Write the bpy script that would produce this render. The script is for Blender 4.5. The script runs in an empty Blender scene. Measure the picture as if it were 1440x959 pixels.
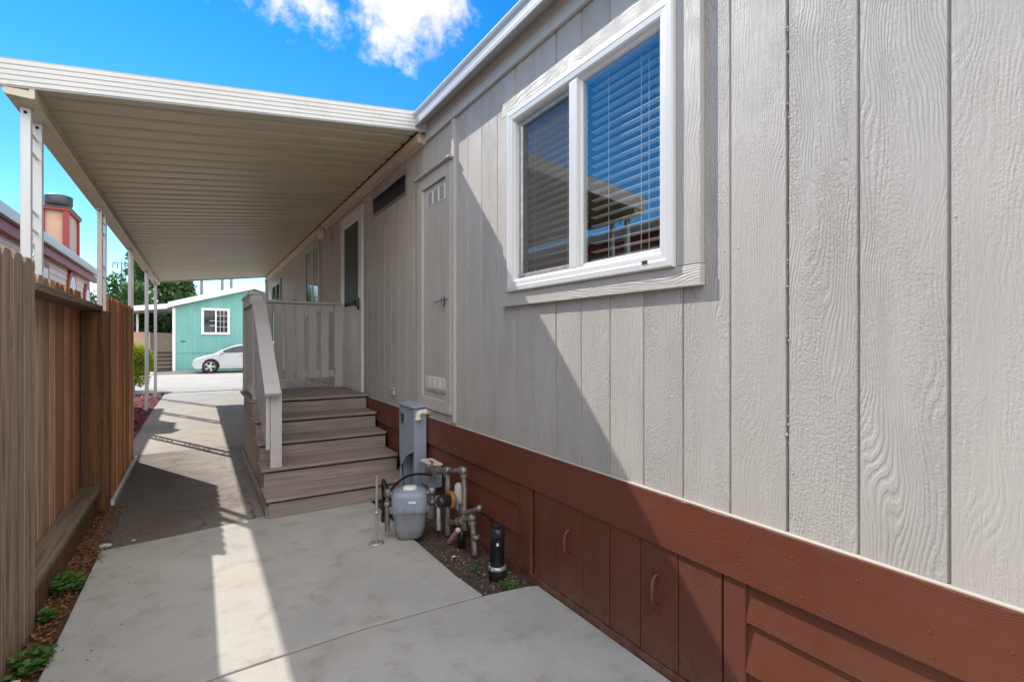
import bpy, bmesh, math, random
from mathutils import Vector, Matrix
random.seed(7)
R = math.radians
sc = bpy.context.scene
C = sc.collection
GZ = -1.35                       # ground level; the eye is at z = 0
WX = 1.6                         # face of the siding

# ------------------------------------------------------------------ helpers
class MB:
    """collects geometry in world coordinates and links it as one mesh object"""
    def __init__(s): s.v = []; s.f = []; s.sm = []
    def add(s, vs, fs, smooth=False):
        o = len(s.v); s.v += [tuple(p) for p in vs]
        s.f += [tuple(i + o for i in f) for f in fs]; s.sm += [smooth] * len(fs); return s
    def box(s, x0, x1, y0, y1, z0, z1, M=None):
        vs = [Vector((x, y, z)) for x in (x0, x1) for y in (y0, y1) for z in (z0, z1)]
        if M: vs = [M @ p for p in vs]
        return s.add(vs, [(0,1,3,2),(4,6,7,5),(0,4,5,1),(2,3,7,6),(0,2,6,4),(1,5,7,3)])
    def poly(s, pts, d):
        """planar polygon pts extruded by the vector d"""
        n = len(pts); a = [Vector(p) for p in pts]; b = [p + Vector(d) for p in a]
        fs = [tuple(range(n))[::-1], tuple(range(n, 2*n))]
        fs += [(i, (i+1) % n, n + (i+1) % n, n + i) for i in range(n)]
        return s.add(a + b, fs)
    def tube(s, pts, r, n=10, cap=True):
        pts = [Vector(p) for p in pts]; m = len(pts)
        rs = r if isinstance(r, (list, tuple)) else [r] * m
        vs = []; up = None
        for i, p in enumerate(pts):
            t = ((pts[min(i+1, m-1)] - p).normalized() + (p - pts[max(i-1, 0)]).normalized())
            if t.length < 1e-6: t = Vector((0,0,1))
            t.normalize()
            if up is None: up = t.orthogonal().normalized()
            up = (up - t * up.dot(t)).normalized()
            w = t.cross(up)
            for k in range(n):
                a = 2*math.pi*k/n
                vs.append(p + (up*math.cos(a) + w*math.sin(a)) * rs[i])
        fs = []
        for i in range(m-1):
            for k in range(n):
                fs.append((i*n+k, i*n+(k+1)%n, (i+1)*n+(k+1)%n, (i+1)*n+k))
        s.add(vs, fs, True)
        if cap:
            s.add(vs[:n], [tuple(range(n))[::-1]]); s.add(vs[-n:], [tuple(range(n))])
        return s
    def lathe(s, c, prof, n=20, axis='z', smooth=True, sx=1, sy=1):
        c = Vector(c); vs = []
        for r, h in prof:
            for k in range(n):
                a = 2*math.pi*k/n; u = r*math.cos(a)*sx; w = r*math.sin(a)*sy
                vs.append(c + (Vector((u, w, h)) if axis == 'z' else Vector((h, u, w)) if axis == 'x' else Vector((u, h, w))))
        fs = [(i*n+k, i*n+(k+1)%n, (i+1)*n+(k+1)%n, (i+1)*n+k) for i in range(len(prof)-1) for k in range(n)]
        fs += [tuple(range(n))[::-1], tuple(range((len(prof)-1)*n, len(prof)*n))]
        return s.add(vs, fs, smooth)
    def ringx(s, y0, y1, z0, z1, prof):
        """mitred rectangular frame in a plane x = const: prof = [(inset, x)...]"""
        vs = []
        for d, x in prof:
            vs += [(x, y0+d, z0+d), (x, y1-d, z0+d), (x, y1-d, z1-d), (x, y0+d, z1-d)]
        fs = [(i*4+k, i*4+(k+1)%4, (i+1)*4+(k+1)%4, (i+1)*4+k) for i in range(len(prof)-1) for k in range(4)]
        return s.add(vs, fs)
    def ringy(s, x0, x1, z0, z1, prof):
        vs = []
        for d, y in prof:
            vs += [(x0+d, y, z0+d), (x1-d, y, z0+d), (x1-d, y, z1-d), (x0+d, y, z1-d)]
        fs = [(i*4+k, i*4+(k+1)%4, (i+1)*4+(k+1)%4, (i+1)*4+k) for i in range(len(prof)-1) for k in range(4)]
        return s.add(vs, fs)
    def each(s, name, mat, parent, bevel=0):
        """one object per box collected"""
        k_ = len(s.v)//8; objs = []
        for i in range(k_):
            q = MB(); q.v = s.v[8*i:8*i+8]; q.f = [tuple(j-8*i for j in f) for f in s.f[6*i:6*i+6]]; q.sm = [False]*6
            objs.append(q.build(name, mat, parent, bevel=bevel))
        return objs
    def build(s, name, mat, parent=None, base=None, bevel=0, seg=2):
        me = bpy.data.meshes.new(name)
        root = parent
        while root is not None and root.parent is not None: root = root.parent
        org = Vector(root['_o']) if root is not None else Vector(base if base else (0,0,0))
        me.from_pydata([tuple(Vector(p) - org) for p in s.v], [], s.f)
        me.update()
        for p, q in zip(me.polygons, s.sm): p.use_smooth = q
        bm = bmesh.new(); bm.from_mesh(me); bmesh.ops.recalc_face_normals(bm, faces=bm.faces); bm.to_mesh(me); bm.free()
        ms = mat if isinstance(mat, list) else [mat]
        for m in ms: me.materials.append(m)
        o = bpy.data.objects.new(name, me); C.objects.link(o)
        if parent is None: o.location = org; o['_o'] = tuple(org)
        else: o.parent = parent
        if bevel:
            b = o.modifiers.new('bevel', 'BEVEL'); b.width = bevel; b.segments = seg; b.limit_method = 'ANGLE'; b.angle_limit = R(40)
        return o

def tag(o, label, cat, group=None, kind=None):
    o['label'] = label; o['category'] = cat
    if group: o['group'] = group
    if kind: o['kind'] = kind
    return o
def thing(name, loc, label, cat, group=None):
    o = bpy.data.objects.new(name, None); C.objects.link(o); o.location = loc; o['_o'] = tuple(loc)
    o.empty_display_size = .2
    return tag(o, label, cat, group)
def struct(o): o['kind'] = 'structure'; return o
def copy_tree(o, parent=None):
    c = o.copy(); C.objects.link(c)
    if parent: c.parent = parent
    for ch in [k for k in o.children]: copy_tree(ch, c)
    return c
def at(u, v, X):
    """point on the plane x = X, seen at the photo's (u, v)"""
    a = 373.8 + .8455*(u-720); b = 591.9 - .534*(u-720); t = X/a
    return Vector((X, b*t, (480-v)*t))

# ------------------------------------------------------------------ materials
class N:
    def __init__(s, name):
        s.m = bpy.data.materials.new(name); s.m.use_nodes = True; s.t = s.m.node_tree
        s.b = s.t.nodes['Principled BSDF']; s.out = s.t.nodes['Material Output']
        s.pos = s.n('ShaderNodeNewGeometry').outputs['Position']
        s.geo = s.pos.node
    def n(s, k, **kw):
        o = s.t.nodes.new(k)
        for a, b in kw.items(): setattr(o, a, b)
        return o
    def l(s, a, b): s.t.links.new(a, b)
    def put(s, sock, val):
        if hasattr(val, 'is_output'): s.l(val, sock)
        else: sock.default_value = val
    def math(s, op, a, b=0., c=0.):
        o = s.n('ShaderNodeMath', operation=op); s.put(o.inputs[0], a); s.put(o.inputs[1], b); s.put(o.inputs[2], c); return o.outputs[0]
    def vec(s, x, y, z):
        o = s.n('ShaderNodeCombineXYZ'); s.put(o.inputs[0], x); s.put(o.inputs[1], y); s.put(o.inputs[2], z); return o.outputs[0]
    def sep(s, v=None):
        o = s.n('ShaderNodeSeparateXYZ'); s.l(v or s.pos, o.inputs[0]); return o.outputs
    def scl(s, v, sc3):
        o = s.n('ShaderNodeVectorMath', operation='MULTIPLY'); s.l(v, o.inputs[0]); o.inputs[1].default_value = sc3; return o.outputs[0]
    def addv(s, a, b):
        o = s.n('ShaderNodeVectorMath', operation='ADD'); s.l(a, o.inputs[0]); s.put(o.inputs[1], b); return o.outputs[0]
    def noise(s, v, scale, det=4, rough=.55, dist=0.):
        o = s.n('ShaderNodeTexNoise'); s.l(v, o.inputs['Vector']); o.inputs['Scale'].default_value = scale
        o.inputs['Detail'].default_value = det; o.inputs['Roughness'].default_value = rough; o.inputs['Distortion'].default_value = dist
        return o.outputs['Fac']
    def ramp(s, f, a, b, lo=0., hi=1.):
        o = s.n('ShaderNodeMapRange', interpolation_type='SMOOTHSTEP'); s.put(o.inputs[0], f)
        o.inputs[1].default_value = a; o.inputs[2].default_value = b; o.inputs[3].default_value = lo; o.inputs[4].default_value = hi; return o.outputs[0]
    def mix(s, f, a, b, mode='MIX'):
        o = s.n('ShaderNodeMix', data_type='RGBA', blend_type=mode); s.put(o.inputs[0], f)
        for k, v in ((6, a), (7, b)):
            if isinstance(v, tuple): o.inputs[k].default_value = (v + (1,))[:4]
            else: s.l(v, o.inputs[k])
        return o.outputs[2]
    def col(s, c): s.put(s.b.inputs['Base Color'], (c + (1,))[:4] if isinstance(c, tuple) else c)
    def set(s, **kw):
        for k, v in kw.items(): s.put(s.b.inputs[k.replace('_', ' ')], v)
    def bump(s, h, strength=.5, dist=.01, prev=None):
        o = s.n('ShaderNodeBump'); s.l(h, o.inputs['Height']); o.inputs['Strength'].default_value = strength; o.inputs['Distance'].default_value = dist
        if prev: s.l(prev, o.inputs['Normal'])
        s.l(o.outputs[0], s.b.inputs['Normal']); return o.outputs[0]
def k(c, f): return tuple(min(1, x*f) for x in c)

def paint(name, c, rough=.5, var=.12, scale=3., bump=.15, bs=60., metallic=0., stretch=(1,1,1), dirt=None):
    n = N(name); v = n.scl(n.pos, stretch)
    f = n.ramp(n.noise(v, scale, 5), .3, .7)
    cc = n.mix(f, k(c, 1-var), k(c, 1+var))
    if dirt:
        d = n.ramp(n.noise(v, scale*2.7, 6, .7), .55, .75); cc = n.mix(n.math('MULTIPLY', d, dirt[1]), cc, dirt[0])
    n.col(cc); n.set(Roughness=rough, Metallic=metallic)
    if bump: n.bump(n.noise(v, bs, 4), bump, .004)
    return n.m

def grain_paint(name, c, axis='z', relief=1., rough=.55, plank=.2032, off=.0662, edge=None, warp=1.):
    """painted embossed wood grain running along the given axis"""
    n = N(name); x, y, z = n.sep()
    if axis == 'z': a, b = y, z
    else: a, b = z, y
    idn = n.math('FLOOR', n.math('DIVIDE', n.math('SUBTRACT', a, off), plank))
    wn = n.n('ShaderNodeTexWhiteNoise', noise_dimensions='1D'); n.l(idn, wn.inputs['W']); h = wn.outputs['Value']
    seed = n.math('MULTIPLY', idn, 17.31)
    v1 = n.vec(n.math('MULTIPLY', a, 7.), n.math('MULTIPLY', b, .85), seed)
    w1 = n.noise(n.vec(n.math('MULTIPLY', a, 5.5), n.math('MULTIPLY', b, 1.7), seed), 1., 2, .5)
    w2_ = n.noise(n.vec(n.math('MULTIPLY', a, 45.), n.math('MULTIPLY', b, 16.), seed), 1., 3, .6)
    ph_ = n.math('ADD', n.math('MULTIPLY', a, 84.*warp), n.math('ADD', n.math('MULTIPLY', w1, 17.*warp), n.math('MULTIPLY', w2_, .9)))
    ring = n.ramp(n.math('PINGPONG', ph_, .5), .08, .34)
    wearm = n.ramp(n.noise(n.vec(n.math('MULTIPLY', a, 13.), n.math('MULTIPLY', b, 2.0), n.math('ADD', seed, 4.)), 1., 3), .40, .6, .12, 1.)
    rough_n = n.noise(n.vec(n.math('MULTIPLY', a, 120.), n.math('MULTIPLY', b, 100.), seed), 1., 4, .65, .5)
    rough_n = n.ramp(rough_n, .36, .62)
    fine = n.noise(n.vec(n.math('MULTIPLY', a, 330.), n.math('MULTIPLY', b, 22.), seed), 1., 4, .65)
    mid_ = n.noise(n.vec(n.math('MULTIPLY', a, 75.), n.math('MULTIPLY', b, 9.), n.math('ADD', seed, 9.)), 1., 5, .65, .5)
    pz = n.noise(n.vec(n.math('MULTIPLY', a, 9.), n.math('MULTIPLY', b, 2.2), n.math('ADD', seed, 2.)), 1., 3)
    h2 = n.math('FRACT', n.math('MULTIPLY', h, 7.3))
    sawm = n.math('MULTIPLY', n.ramp(h2, .2, .9, .22, .75), n.ramp(pz, .38, .62, .15, 1.))
    hgt = n.math('MULTIPLY', n.math('MULTIPLY', ring, .62), n.math('MULTIPLY', wearm, n.ramp(h, .1, .8, .30, 1.)))
    hgt = n.math('ADD', hgt, n.math('MULTIPLY', rough_n, sawm))
    hgt = n.math('ADD', hgt, n.math('MULTIPLY', fine, .45))
    hgt = n.math('ADD', hgt, n.math('MULTIPLY', mid_, .95))
    n.bump(hgt, .9, .0029*relief)
    f = n.noise(n.vec(n.math('MULTIPLY', a, 3.), n.math('MULTIPLY', b, .9), seed), 1., 5, .6)
    cc = n.mix(n.ramp(f, .3, .7), k(c, .93), k(c, 1.06))
    cc = n.mix(n.ramp(h, 0, 1), cc, n.mix(1., cc, (.95,.955,.965), 'MULTIPLY'))
    if edge:
        d = n.ramp(n.noise(n.scl(n.pos, (6, 6, 14)), 1., 6, .7), .6, .72); cc = n.mix(n.math('MULTIPLY', d, .5), cc, edge)
    # soft vertical run marks and splash near the bottom edges
    sx = n.scl(n.pos, (7, 7, .55)); dr = n.ramp(n.noise(sx, 1.6, 6, .7), .52, .72)
    low = n.ramp(n.math('ADD', n.sep()[2], n.math('MULTIPLY', n.noise(n.pos, 11., 5, .7), .35)), -.52, -.28, .55, 0.)
    low2 = n.ramp(n.math('ADD', n.sep()[2], n.math('MULTIPLY', n.noise(n.pos, 15., 5, .7), .3)), -1.22, -.95, 1., 0.)
    cc = n.mix(n.math('MULTIPLY', dr, .16), cc, n.mix(1., cc, (.62,.58,.53), 'MULTIPLY'))
    if axis == 'z' and c[0] > .3: cc = n.mix(n.math('MULTIPLY', low, .5), cc, n.mix(1., cc, (.84,.79,.74), 'MULTIPLY'))
    if c[0] < .3: cc = n.mix(n.math('MULTIPLY', low2, n.ramp(n.noise(n.pos, 30., 5, .7), .42, .62, .1, .6)), cc, (.19,.125,.095))
    n.col(cc); n.set(Roughness=n.ramp(n.noise(n.pos, 7., 5, .7), .35, .65, rough-.08, rough+.14))
    return n.m

def board(name, cols, rough=.8, axis='z', sc_=1., stain=None, bumps=.5):
    """bare timber: every board (mesh island) has a tone of its own, long streaks along the axis"""
    n = N(name); isl = n.geo.outputs['Random Per Island']; x, y, z = n.sep()
    s = {'z': (38, 38, 1.7), 'y': (38, 1.7, 38), 'x': (1.7, 38, 38)}[axis]
    v = n.addv(n.scl(n.pos, s), n.vec(n.math('MULTIPLY', isl, 53.), n.math('MULTIPLY', isl, 31.), n.math('MULTIPLY', isl, 77.)))
    st = n.noise(v, sc_, 6, .65, .3); lo = n.noise(n.addv(n.scl(n.pos, tuple(q/9 for q in s)), n.vec(isl, n.math('MULTIPLY', isl, 19.), 0.)), 1., 4, .6)
    a = n.mix(n.ramp(isl, .1, .9), cols[0], cols[1]); b = n.mix(n.ramp(isl, 0, 1), cols[2], cols[0])
    cc = n.mix(n.ramp(st, .40, .58), b, a)
    cc = n.mix(n.ramp(st, .30, .44, .8, 0.), cc, k(cols[2], .7))
    cc = n.mix(n.ramp(lo, .45, .62, 0, .8), cc, cols[3])
    tone = n.ramp(n.math('FRACT', n.math('MULTIPLY', isl, 13.7)), 0., 1., .55, 1.35); tv = n.n('ShaderNodeVectorMath', operation='SCALE'); n.l(cc, tv.inputs[0]); n.l(tone, tv.inputs['Scale']); cc = tv.outputs[0]
    # knots
    kv = n.n('ShaderNodeTexVoronoi'); n.l(n.addv(n.scl(n.pos, (9, 9, 3.1)), n.vec(isl, isl, n.math('MULTIPLY', isl, 9.))), kv.inputs['Vector']); kv.inputs['Scale'].default_value = 1.
    cc = n.mix(n.ramp(kv.outputs['Distance'], .06, .13, .75, 0.), cc, k(cols[3], .35))
    if stain: cc = n.mix(stain[1](n), cc, stain[0])
    n.col(cc); n.set(Roughness=rough); n.bump(st, bumps, .003)
    return n.m

SID = (.450, .424, .388)
M = {}
M['siding'] = grain_paint('painted_siding', SID, 'z', 1.15)
M['trimz'] = grain_paint('painted_trim', k(SID, 1.03), 'z', .6, plank=.5)
M['trimy'] = grain_paint('painted_trim_flat', k(SID, 1.08), 'y', .8, plank=.5, off=.11)
M['tan_trim'] = paint('tan_paint', (.47, .43, .38), .5, .05)  # tan paint for window surrounds, flashing and lamp parts
M['frieze'] = paint('frieze_paint', (.50, .485, .475), .5, .05, 2, .2, 90, stretch=(1,.3,1))
M['red'] = grain_paint('barn_red_board', (.128, .034, .0155), 'y', .35, .5, plank=.168, off=-.967, warp=1.5)
M['redband'] = grain_paint('barn_red_band', (.132, .0345, .016), 'y', .35, .42, plank=.6, off=-1.1, warp=1.5)
M['redv'] = grain_paint('barn_red_panel', (.126, .034, .017), 'z', .5, .5, plank=.2, off=.109)
M['vinyl'] = paint('white_vinyl', (.63, .63, .62), .35, .02, 5, .03)
M['white'] = paint('white_enamel', (.72, .72, .70), .4, .05, 4, .05, dirt=((.35,.30,.24), .25))
M['carport'] = paint('cream_aluminium', (.57, .525, .385), .42, .06, 1.2, .1, 30, stretch=(.4, 3, 1), dirt=((.40,.36,.28), .22))
M['fascia'] = paint('white_aluminium_trim', (.60, .60, .585), .38, .05, 2, .05, dirt=((.36,.28,.19), .45))
M['post'] = paint('white_post_enamel', (.70, .73, .74), .35, .06, 3, .05, stretch=(3,3,.6), dirt=((.42,.38,.30), .3))
M['gutter'] = paint('gutter_enamel', (.44, .44, .45), .33, .04, 3, .04, stretch=(1,.4,1), dirt=((.32,.30,.28), .25))
M['black'] = paint('black_plastic', (.018, .018, .02), .35, .2, 9, .1)
M['rubber'] = paint('black_rubber', (.012, .012, .013), .6, .2, 9, .1)
M['blueg'] = paint('blue_grey_enamel', (.29, .325, .395), .4, .07, 5, .05, dirt=((.16,.15,.13), .35))
M['meter'] = paint('meter_grey', (.225, .24, .255), .5, .08, 14, .1, dirt=((.12,.11,.10), .35))
M['meterlid'] = paint('meter_lid_grey', (.245, .28, .34), .45, .06, 14, .1, dirt=((.15,.13,.12), .3))
M['pipe'] = paint('tarnished_pipe', (.235, .215, .185), .5, .35, 16, .5, 50, .55, dirt=((.16,.075,.03), .75))
M['steel'] = paint('galvanised_steel', (.44, .44, .42), .42, .15, 25, .2, 60, .6, dirt=((.2,.17,.13), .4))
M['rust'] = paint('rusty_orange_iron', (.30, .125, .03), .7, .3, 30, .5)
M['brass'] = paint('dull_brass', (.42, .31, .12), .4, .2, 20, .2, metallic=.7)
M['pvc'] = paint('white_pvc', (.66, .61, .54), .4, .08, 12, .05)
M['pinkpipe'] = paint('pinkish_pipe', (.50, .33, .30), .5, .2, 30, .2, dirt=((.14,.05,.035), .6))
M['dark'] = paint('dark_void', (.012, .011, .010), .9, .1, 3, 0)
M['screen'] = paint('dark_screen', (.022, .022, .020), .55, .15, 3, .1, 400)
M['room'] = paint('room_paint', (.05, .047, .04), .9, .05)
M['slat'] = paint('blind_slat', (.66, .64, .56), .4, .03)
M['chrome'] = paint('dull_chrome', (.35, .36, .38), .3, .1, 30, .1, metallic=.9)
M['teal'] = None
M['ledger'] = paint('tan_ledger', (.66, .55, .42), .5, .06, 2, .1, stretch=(1,.4,1))
n = N('composite_deck'); isl = n.geo.outputs['Random Per Island']
v = n.addv(n.scl(n.pos, (2.2, 60, 60)), n.vec(n.math('MULTIPLY', isl, 40.), 0., n.math('MULTIPLY', isl, 20.)))
st = n.noise(v, 1., 6, .6, .2); lo = n.noise(n.addv(n.scl(n.pos, (1.6, 9, 9)), n.vec(isl, isl, 0.)), 1., 4)
cc = n.mix(n.ramp(st, .3, .7), (.215, .170, .142), (.370, .300, .255)); cc = n.mix(n.ramp(lo, .4, .65, 0, .6), cc, (.22, .19, .18))
n.col(cc); n.set(Roughness=.55); n.bump(st, .3, .002); M['deck'] = n.m
n = N('deck_side_board'); isl = n.geo.outputs['Random Per Island']
st = n.noise(n.scl(n.pos, (60, 2.5, 60)), 1., 6, .6); n.col(n.mix(n.ramp(st, .3, .7), (.20,.145,.105), (.33,.245,.18))); n.set(Roughness=.6); n.bump(st, .3, .002); M['deckside'] = n.m
M['rail'] = grain_paint('painted_rail', (.52, .495, .475), 'z', .35, .5, plank=.7, warp=.6)
M['handrail'] = grain_paint('painted_handrail', (.55, .535, .525), 'z', .35, .5, plank=.7, warp=.6)
for kx, kk in (('rail', .75), ('handrail', .6)): pass

GREY = [(.36,.25,.16), (.52,.40,.28), (.17,.125,.09), (.30,.27,.24)]
MIX = [(.50,.28,.14), (.62,.43,.27), (.17,.08,.04), (.34,.28,.22)]
REDW = [(.60,.205,.045), (.74,.33,.10), (.17,.05,.018), (.68,.40,.17)]
def lowstain(n):
    z = n.sep()[2]; q = n.noise(n.scl(n.pos, (9, 9, 1.2)), 1., 4)
    return n.math('MULTIPLY', n.ramp(n.math('SUBTRACT', z, n.math('MULTIPLY', q, 1.5)), -2.2, -1.4, .75, 0.), 1.)
M['fgrey'] = board('weathered_fence_board', GREY)
M['fmix'] = board('stained_fence_board', MIX, stain=((.36,.125,.025), lambda n: n.ramp(n.math('ADD', n.sep()[1], n.math('MULTIPLY', n.noise(n.scl(n.pos, (14,14,.8)), 1., 4), 1.8)), 4.7, 5.9, 0., .75)))
M['fred'] = board('red_brown_fence_board', REDW)
M['frail'] = board('weathered_fence_rail', [(.36,.27,.18), (.46,.36,.25), (.20,.14,.09), (.27,.23,.18)], axis='y')
M['fpost'] = board('brown_fence_post', [(.30,.135,.05), (.38,.19,.08), (.12,.055,.025), (.17,.09,.05)])
M['fdark'] = board('dark_fence_post', [(.12,.055,.025), (.16,.075,.03), (.06,.03,.018), (.08,.05,.035)])

def glass(name, refl, tint=(.9,.95,.95), rough=.0):
    n = N(name); t = n.t; t.nodes.remove(n.b)
    tr = n.n('ShaderNodeBsdfTransparent'); tr.inputs[0].default_value = tint + (1,)
    gl = n.n('ShaderNodeBsdfGlossy'); gl.inputs['Roughness'].default_value = rough; gl.inputs[0].default_value = (.95,.97,1,1)
    lw = n.n('ShaderNodeLayerWeight'); lw.inputs[0].default_value = .5
    f = n.math('MINIMUM', n.math('ADD', n.math('MULTIPLY', n.math('POWER', lw.outputs['Facing'], 4.), .8), refl), 1.)
    wv = n.noise(n.scl(n.pos, (1, 2.2, 2.2)), 1., 1)
    bp = n.n('ShaderNodeBump'); n.l(wv, bp.inputs['Height']); bp.inputs['Strength'].default_value = .05; bp.inputs['Distance'].default_value = .02; n.l(bp.outputs[0], gl.inputs['Normal'])
    m = n.n('ShaderNodeMixShader'); n.l(f, m.inputs[0]); n.l(tr.outputs[0], m.inputs[1]); n.l(gl.outputs[0], m.inputs[2]); n.l(m.outputs[0], n.out.inputs[0])
    return n.m
M['glass'] = glass('window_glass', .19, (.80,.86,.86))
M['farglass'] = glass('far_window_glass', .3, (.3,.3,.3))
# insect screen: fine dark weave, partly open
n = N('insect_screen'); n.t.nodes.remove(n.b)
tr = n.n('ShaderNodeBsdfTransparent'); df = n.n('ShaderNodeBsdfDiffuse'); df.inputs[0].default_value = (.13,.125,.12,1)
wv = n.noise(n.scl(n.pos, (1, 5, 5)), 1., 3); ms = n.n('ShaderNodeMixShader'); n.l(n.ramp(wv, .3, .7, .36, .50), ms.inputs[0]); n.l(tr.outputs[0], ms.inputs[1]); n.l(df.outputs[0], ms.inputs[2]); n.l(ms.outputs[0], n.out.inputs[0])
M['mesh'] = n.m

def concrete(name, a, b, stain, amt, cracks=0., rough=.85, coarse=0., warm=None):
    n = N(name)
    big = n.noise(n.pos, 1.3, 6, .6, .4); mid = n.noise(n.pos, 6., 6, .65); fin = n.noise(n.pos, 190., 3, .7)
    cc = n.mix(n.ramp(big, .3, .7), a, b)
    cc = n.mix(n.ramp(mid, .48, .72, 0, amt), cc, stain)
    if warm: cc = n.mix(n.ramp(n.noise(n.addv(n.pos, (5.,3.,0.)), 2.2, 5, .6), .55, .7, 0, .5), cc, warm)
    sp = n.ramp(n.noise(n.scl(n.pos, (.5, 1.6, 1)), 24., 3, .8), .66, .74, 0, .55)
    cc = n.mix(sp, cc, k(stain, .55))
    cc = n.mix(n.ramp(fin, .35, .65, 0, .22), cc, k(a, .62))
    h = n.math('ADD', n.math('MULTIPLY', fin, .5), n.math('MULTIPLY', mid, .8 + coarse*3))
    if cracks:
        vo = n.n('ShaderNodeTexVoronoi', feature='DISTANCE_TO_EDGE'); dv = n.n('ShaderNodeVectorMath', operation='ADD')
        nn = n.n('ShaderNodeTexNoise'); n.l(n.pos, nn.inputs['Vector']); nn.inputs['Scale'].default_value = 3.; nn.inputs['Detail'].default_value = 5
        n.l(n.scl(n.pos, (1,1,0)), dv.inputs[0]); n.l(n.scl(nn.outputs['Color'], (.45,.45,0)), dv.inputs[1]); n.l(dv.outputs[0], vo.inputs['Vector']); vo.inputs['Scale'].default_value = 1.6
        ln = n.ramp(vo.outputs['Distance'], .004, .016, 1., 0.)
        msk = n.math('MULTIPLY', ln, n.ramp(n.noise(n.addv(n.pos, (0., 1.7, 0.)), 1.1, 2), .45, .58))
        cc = n.mix(n.math('MULTIPLY', msk, cracks), cc, k(stain, .3)); h = n.math('SUBTRACT', h, n.math('MULTIPLY', msk, .8))
    n.col(cc); n.set(Roughness=rough); n.bump(h, .45, .004 + .006*coarse)
    return n
M['slab'] = concrete('pale_concrete', (.385,.365,.33), (.47,.447,.405), (.275,.235,.20), .6, warm=(.40,.34,.29)).m
nn_ = concrete('old_concrete', (.33,.30,.265), (.44,.405,.36), (.21,.16,.12), .7, .75, coarse=1.)
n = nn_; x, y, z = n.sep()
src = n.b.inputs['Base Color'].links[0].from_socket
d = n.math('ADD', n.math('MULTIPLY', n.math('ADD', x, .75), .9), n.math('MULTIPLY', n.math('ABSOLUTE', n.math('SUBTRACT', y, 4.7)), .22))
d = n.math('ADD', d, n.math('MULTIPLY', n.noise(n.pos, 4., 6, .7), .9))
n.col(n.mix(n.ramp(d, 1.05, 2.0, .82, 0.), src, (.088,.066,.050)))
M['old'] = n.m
M['drive'] = concrete('driveway_concrete', (.37,.335,.285), (.45,.41,.35), (.27,.22,.17), .65, .12).m
M['road'] = concrete('road_concrete', (.32,.295,.26), (.39,.36,.315), (.33,.29,.25), .4, .1).m
def soilm(name, a, b, c, bs=40):
    n = N(name); q = n.noise(n.pos, 26., 6, .75); w = n.noise(n.pos, 90., 4, .8)
    cc = n.mix(n.ramp(q, .35, .65), a, b); cc = n.mix(n.ramp(w, .6, .68, 0, .8), cc, c)
    n.col(cc); n.set(Roughness=.95); n.bump(n.math('ADD', q, n.math('MULTIPLY', w, .4)), 1., .02); return n.m
M['soil'] = soilm('bare_soil', (.048,.030,.020), (.120,.082,.056), (.22,.16,.11))
M['litter_soil'] = soilm('littered_soil', (.055,.028,.013), (.17,.085,.032), (.27,.15,.06))
M['mulch'] = soilm('red_mulch', (.11,.022,.018), (.24,.055,.045), (.38,.16,.13))
M['ground'] = soilm('dry_ground', (.16,.14,.10), (.24,.21,.16), (.3,.27,.22))
def leafm(name, a, b, c=None, tr=.3, rough=.5):
    n = N(name); isl = n.geo.outputs['Random Per Island']
    cc = n.mix(isl, a, b)
    if c: cc = n.mix(n.ramp(n.math('FRACT', n.math('MULTIPLY', isl, 7.7)), .75, .95), cc, c)
    n.col(cc); n.set(Roughness=rough)
    tl = n.n('ShaderNodeBsdfTranslucent'); n.l(cc, tl.inputs[0]); ms = n.n('ShaderNodeMixShader'); ms.inputs[0].default_value = tr
    n.l(n.b.outputs[0], ms.inputs[1]); n.l(tl.outputs[0], ms.inputs[2]); n.l(ms.outputs[0], n.out.inputs[0]); return n.m
M['weed'] = leafm('weed_leaf', (.06,.15,.025), (.12,.25,.05))
M['bush'] = leafm('yellow_green_leaf', (.20,.28,.02), (.42,.46,.03), (.08,.14,.02), .35)
M['conifer'] = leafm('conifer_leaf', (.02,.062,.018), (.075,.17,.035), None, .15)
M['tree'] = leafm('tree_leaf', (.05,.10,.025), (.13,.19,.06), (.22,.26,.15), .25)
M['litter'] = leafm('dry_leaf', (.14,.055,.02), (.42,.19,.05), (.10,.06,.045), .1, .8)
M['bits'] = leafm('pale_chip', (.22,.17,.12), (.45,.40,.33), (.12,.07,.05), 0., .8)
M['mulchbits'] = leafm('red_chip', (.15,.025,.02), (.34,.08,.065), (.45,.24,.2), 0., .8)
M['bark'] = paint('bark', (.10,.075,.055), .9, .3, 12, .8, 30)
M['rockm'] = paint('pale_rock', (.50,.47,.43), .85, .15, 20, .6, 40)
M['pinksiding'] = paint('peach_lap_siding', (.80,.63,.53), .6, .04, 2, .05)
M['pinkred'] = paint('brick_red_trim', (.30,.032,.03), .5, .05, 3, .05)
M['roofm'] = paint('shingle', (.05,.048,.05), .9, .3, 30, .8, 60)
M['capm'] = paint('dark_chimney_cap', (.05,.05,.06), .5, .2, 8, .1)
M['peach'] = paint('peach_panel', (.56,.36,.26), .6, .06, 5, .1, 60)
n = N('teal_siding'); x, y, z = n.sep(); gx = n.math('PINGPONG', n.math('ADD', x, 40.), .1015)
f = n.noise(n.scl(n.pos, (3, 3, .8)), 1., 5)
n.col(n.mix(n.ramp(f, .3, .7), (.14,.36,.325), (.17,.41,.37))); n.set(Roughness=.6); n.bump(n.ramp(gx, 0., .008), .8, .008); M['teal'] = n.m
M['tealdark'] = paint('teal_trim', (.10,.30,.255), .6, .05)
M['farwhite'] = paint('white_fascia', (.80,.79,.78), .5, .03)
M['tan'] = paint('tan_boards', (.36,.29,.22), .7, .12, 5, .2, stretch=(8,1,1))
M['brown'] = paint('dark_brown_step', (.11,.075,.055), .7, .15)
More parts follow.
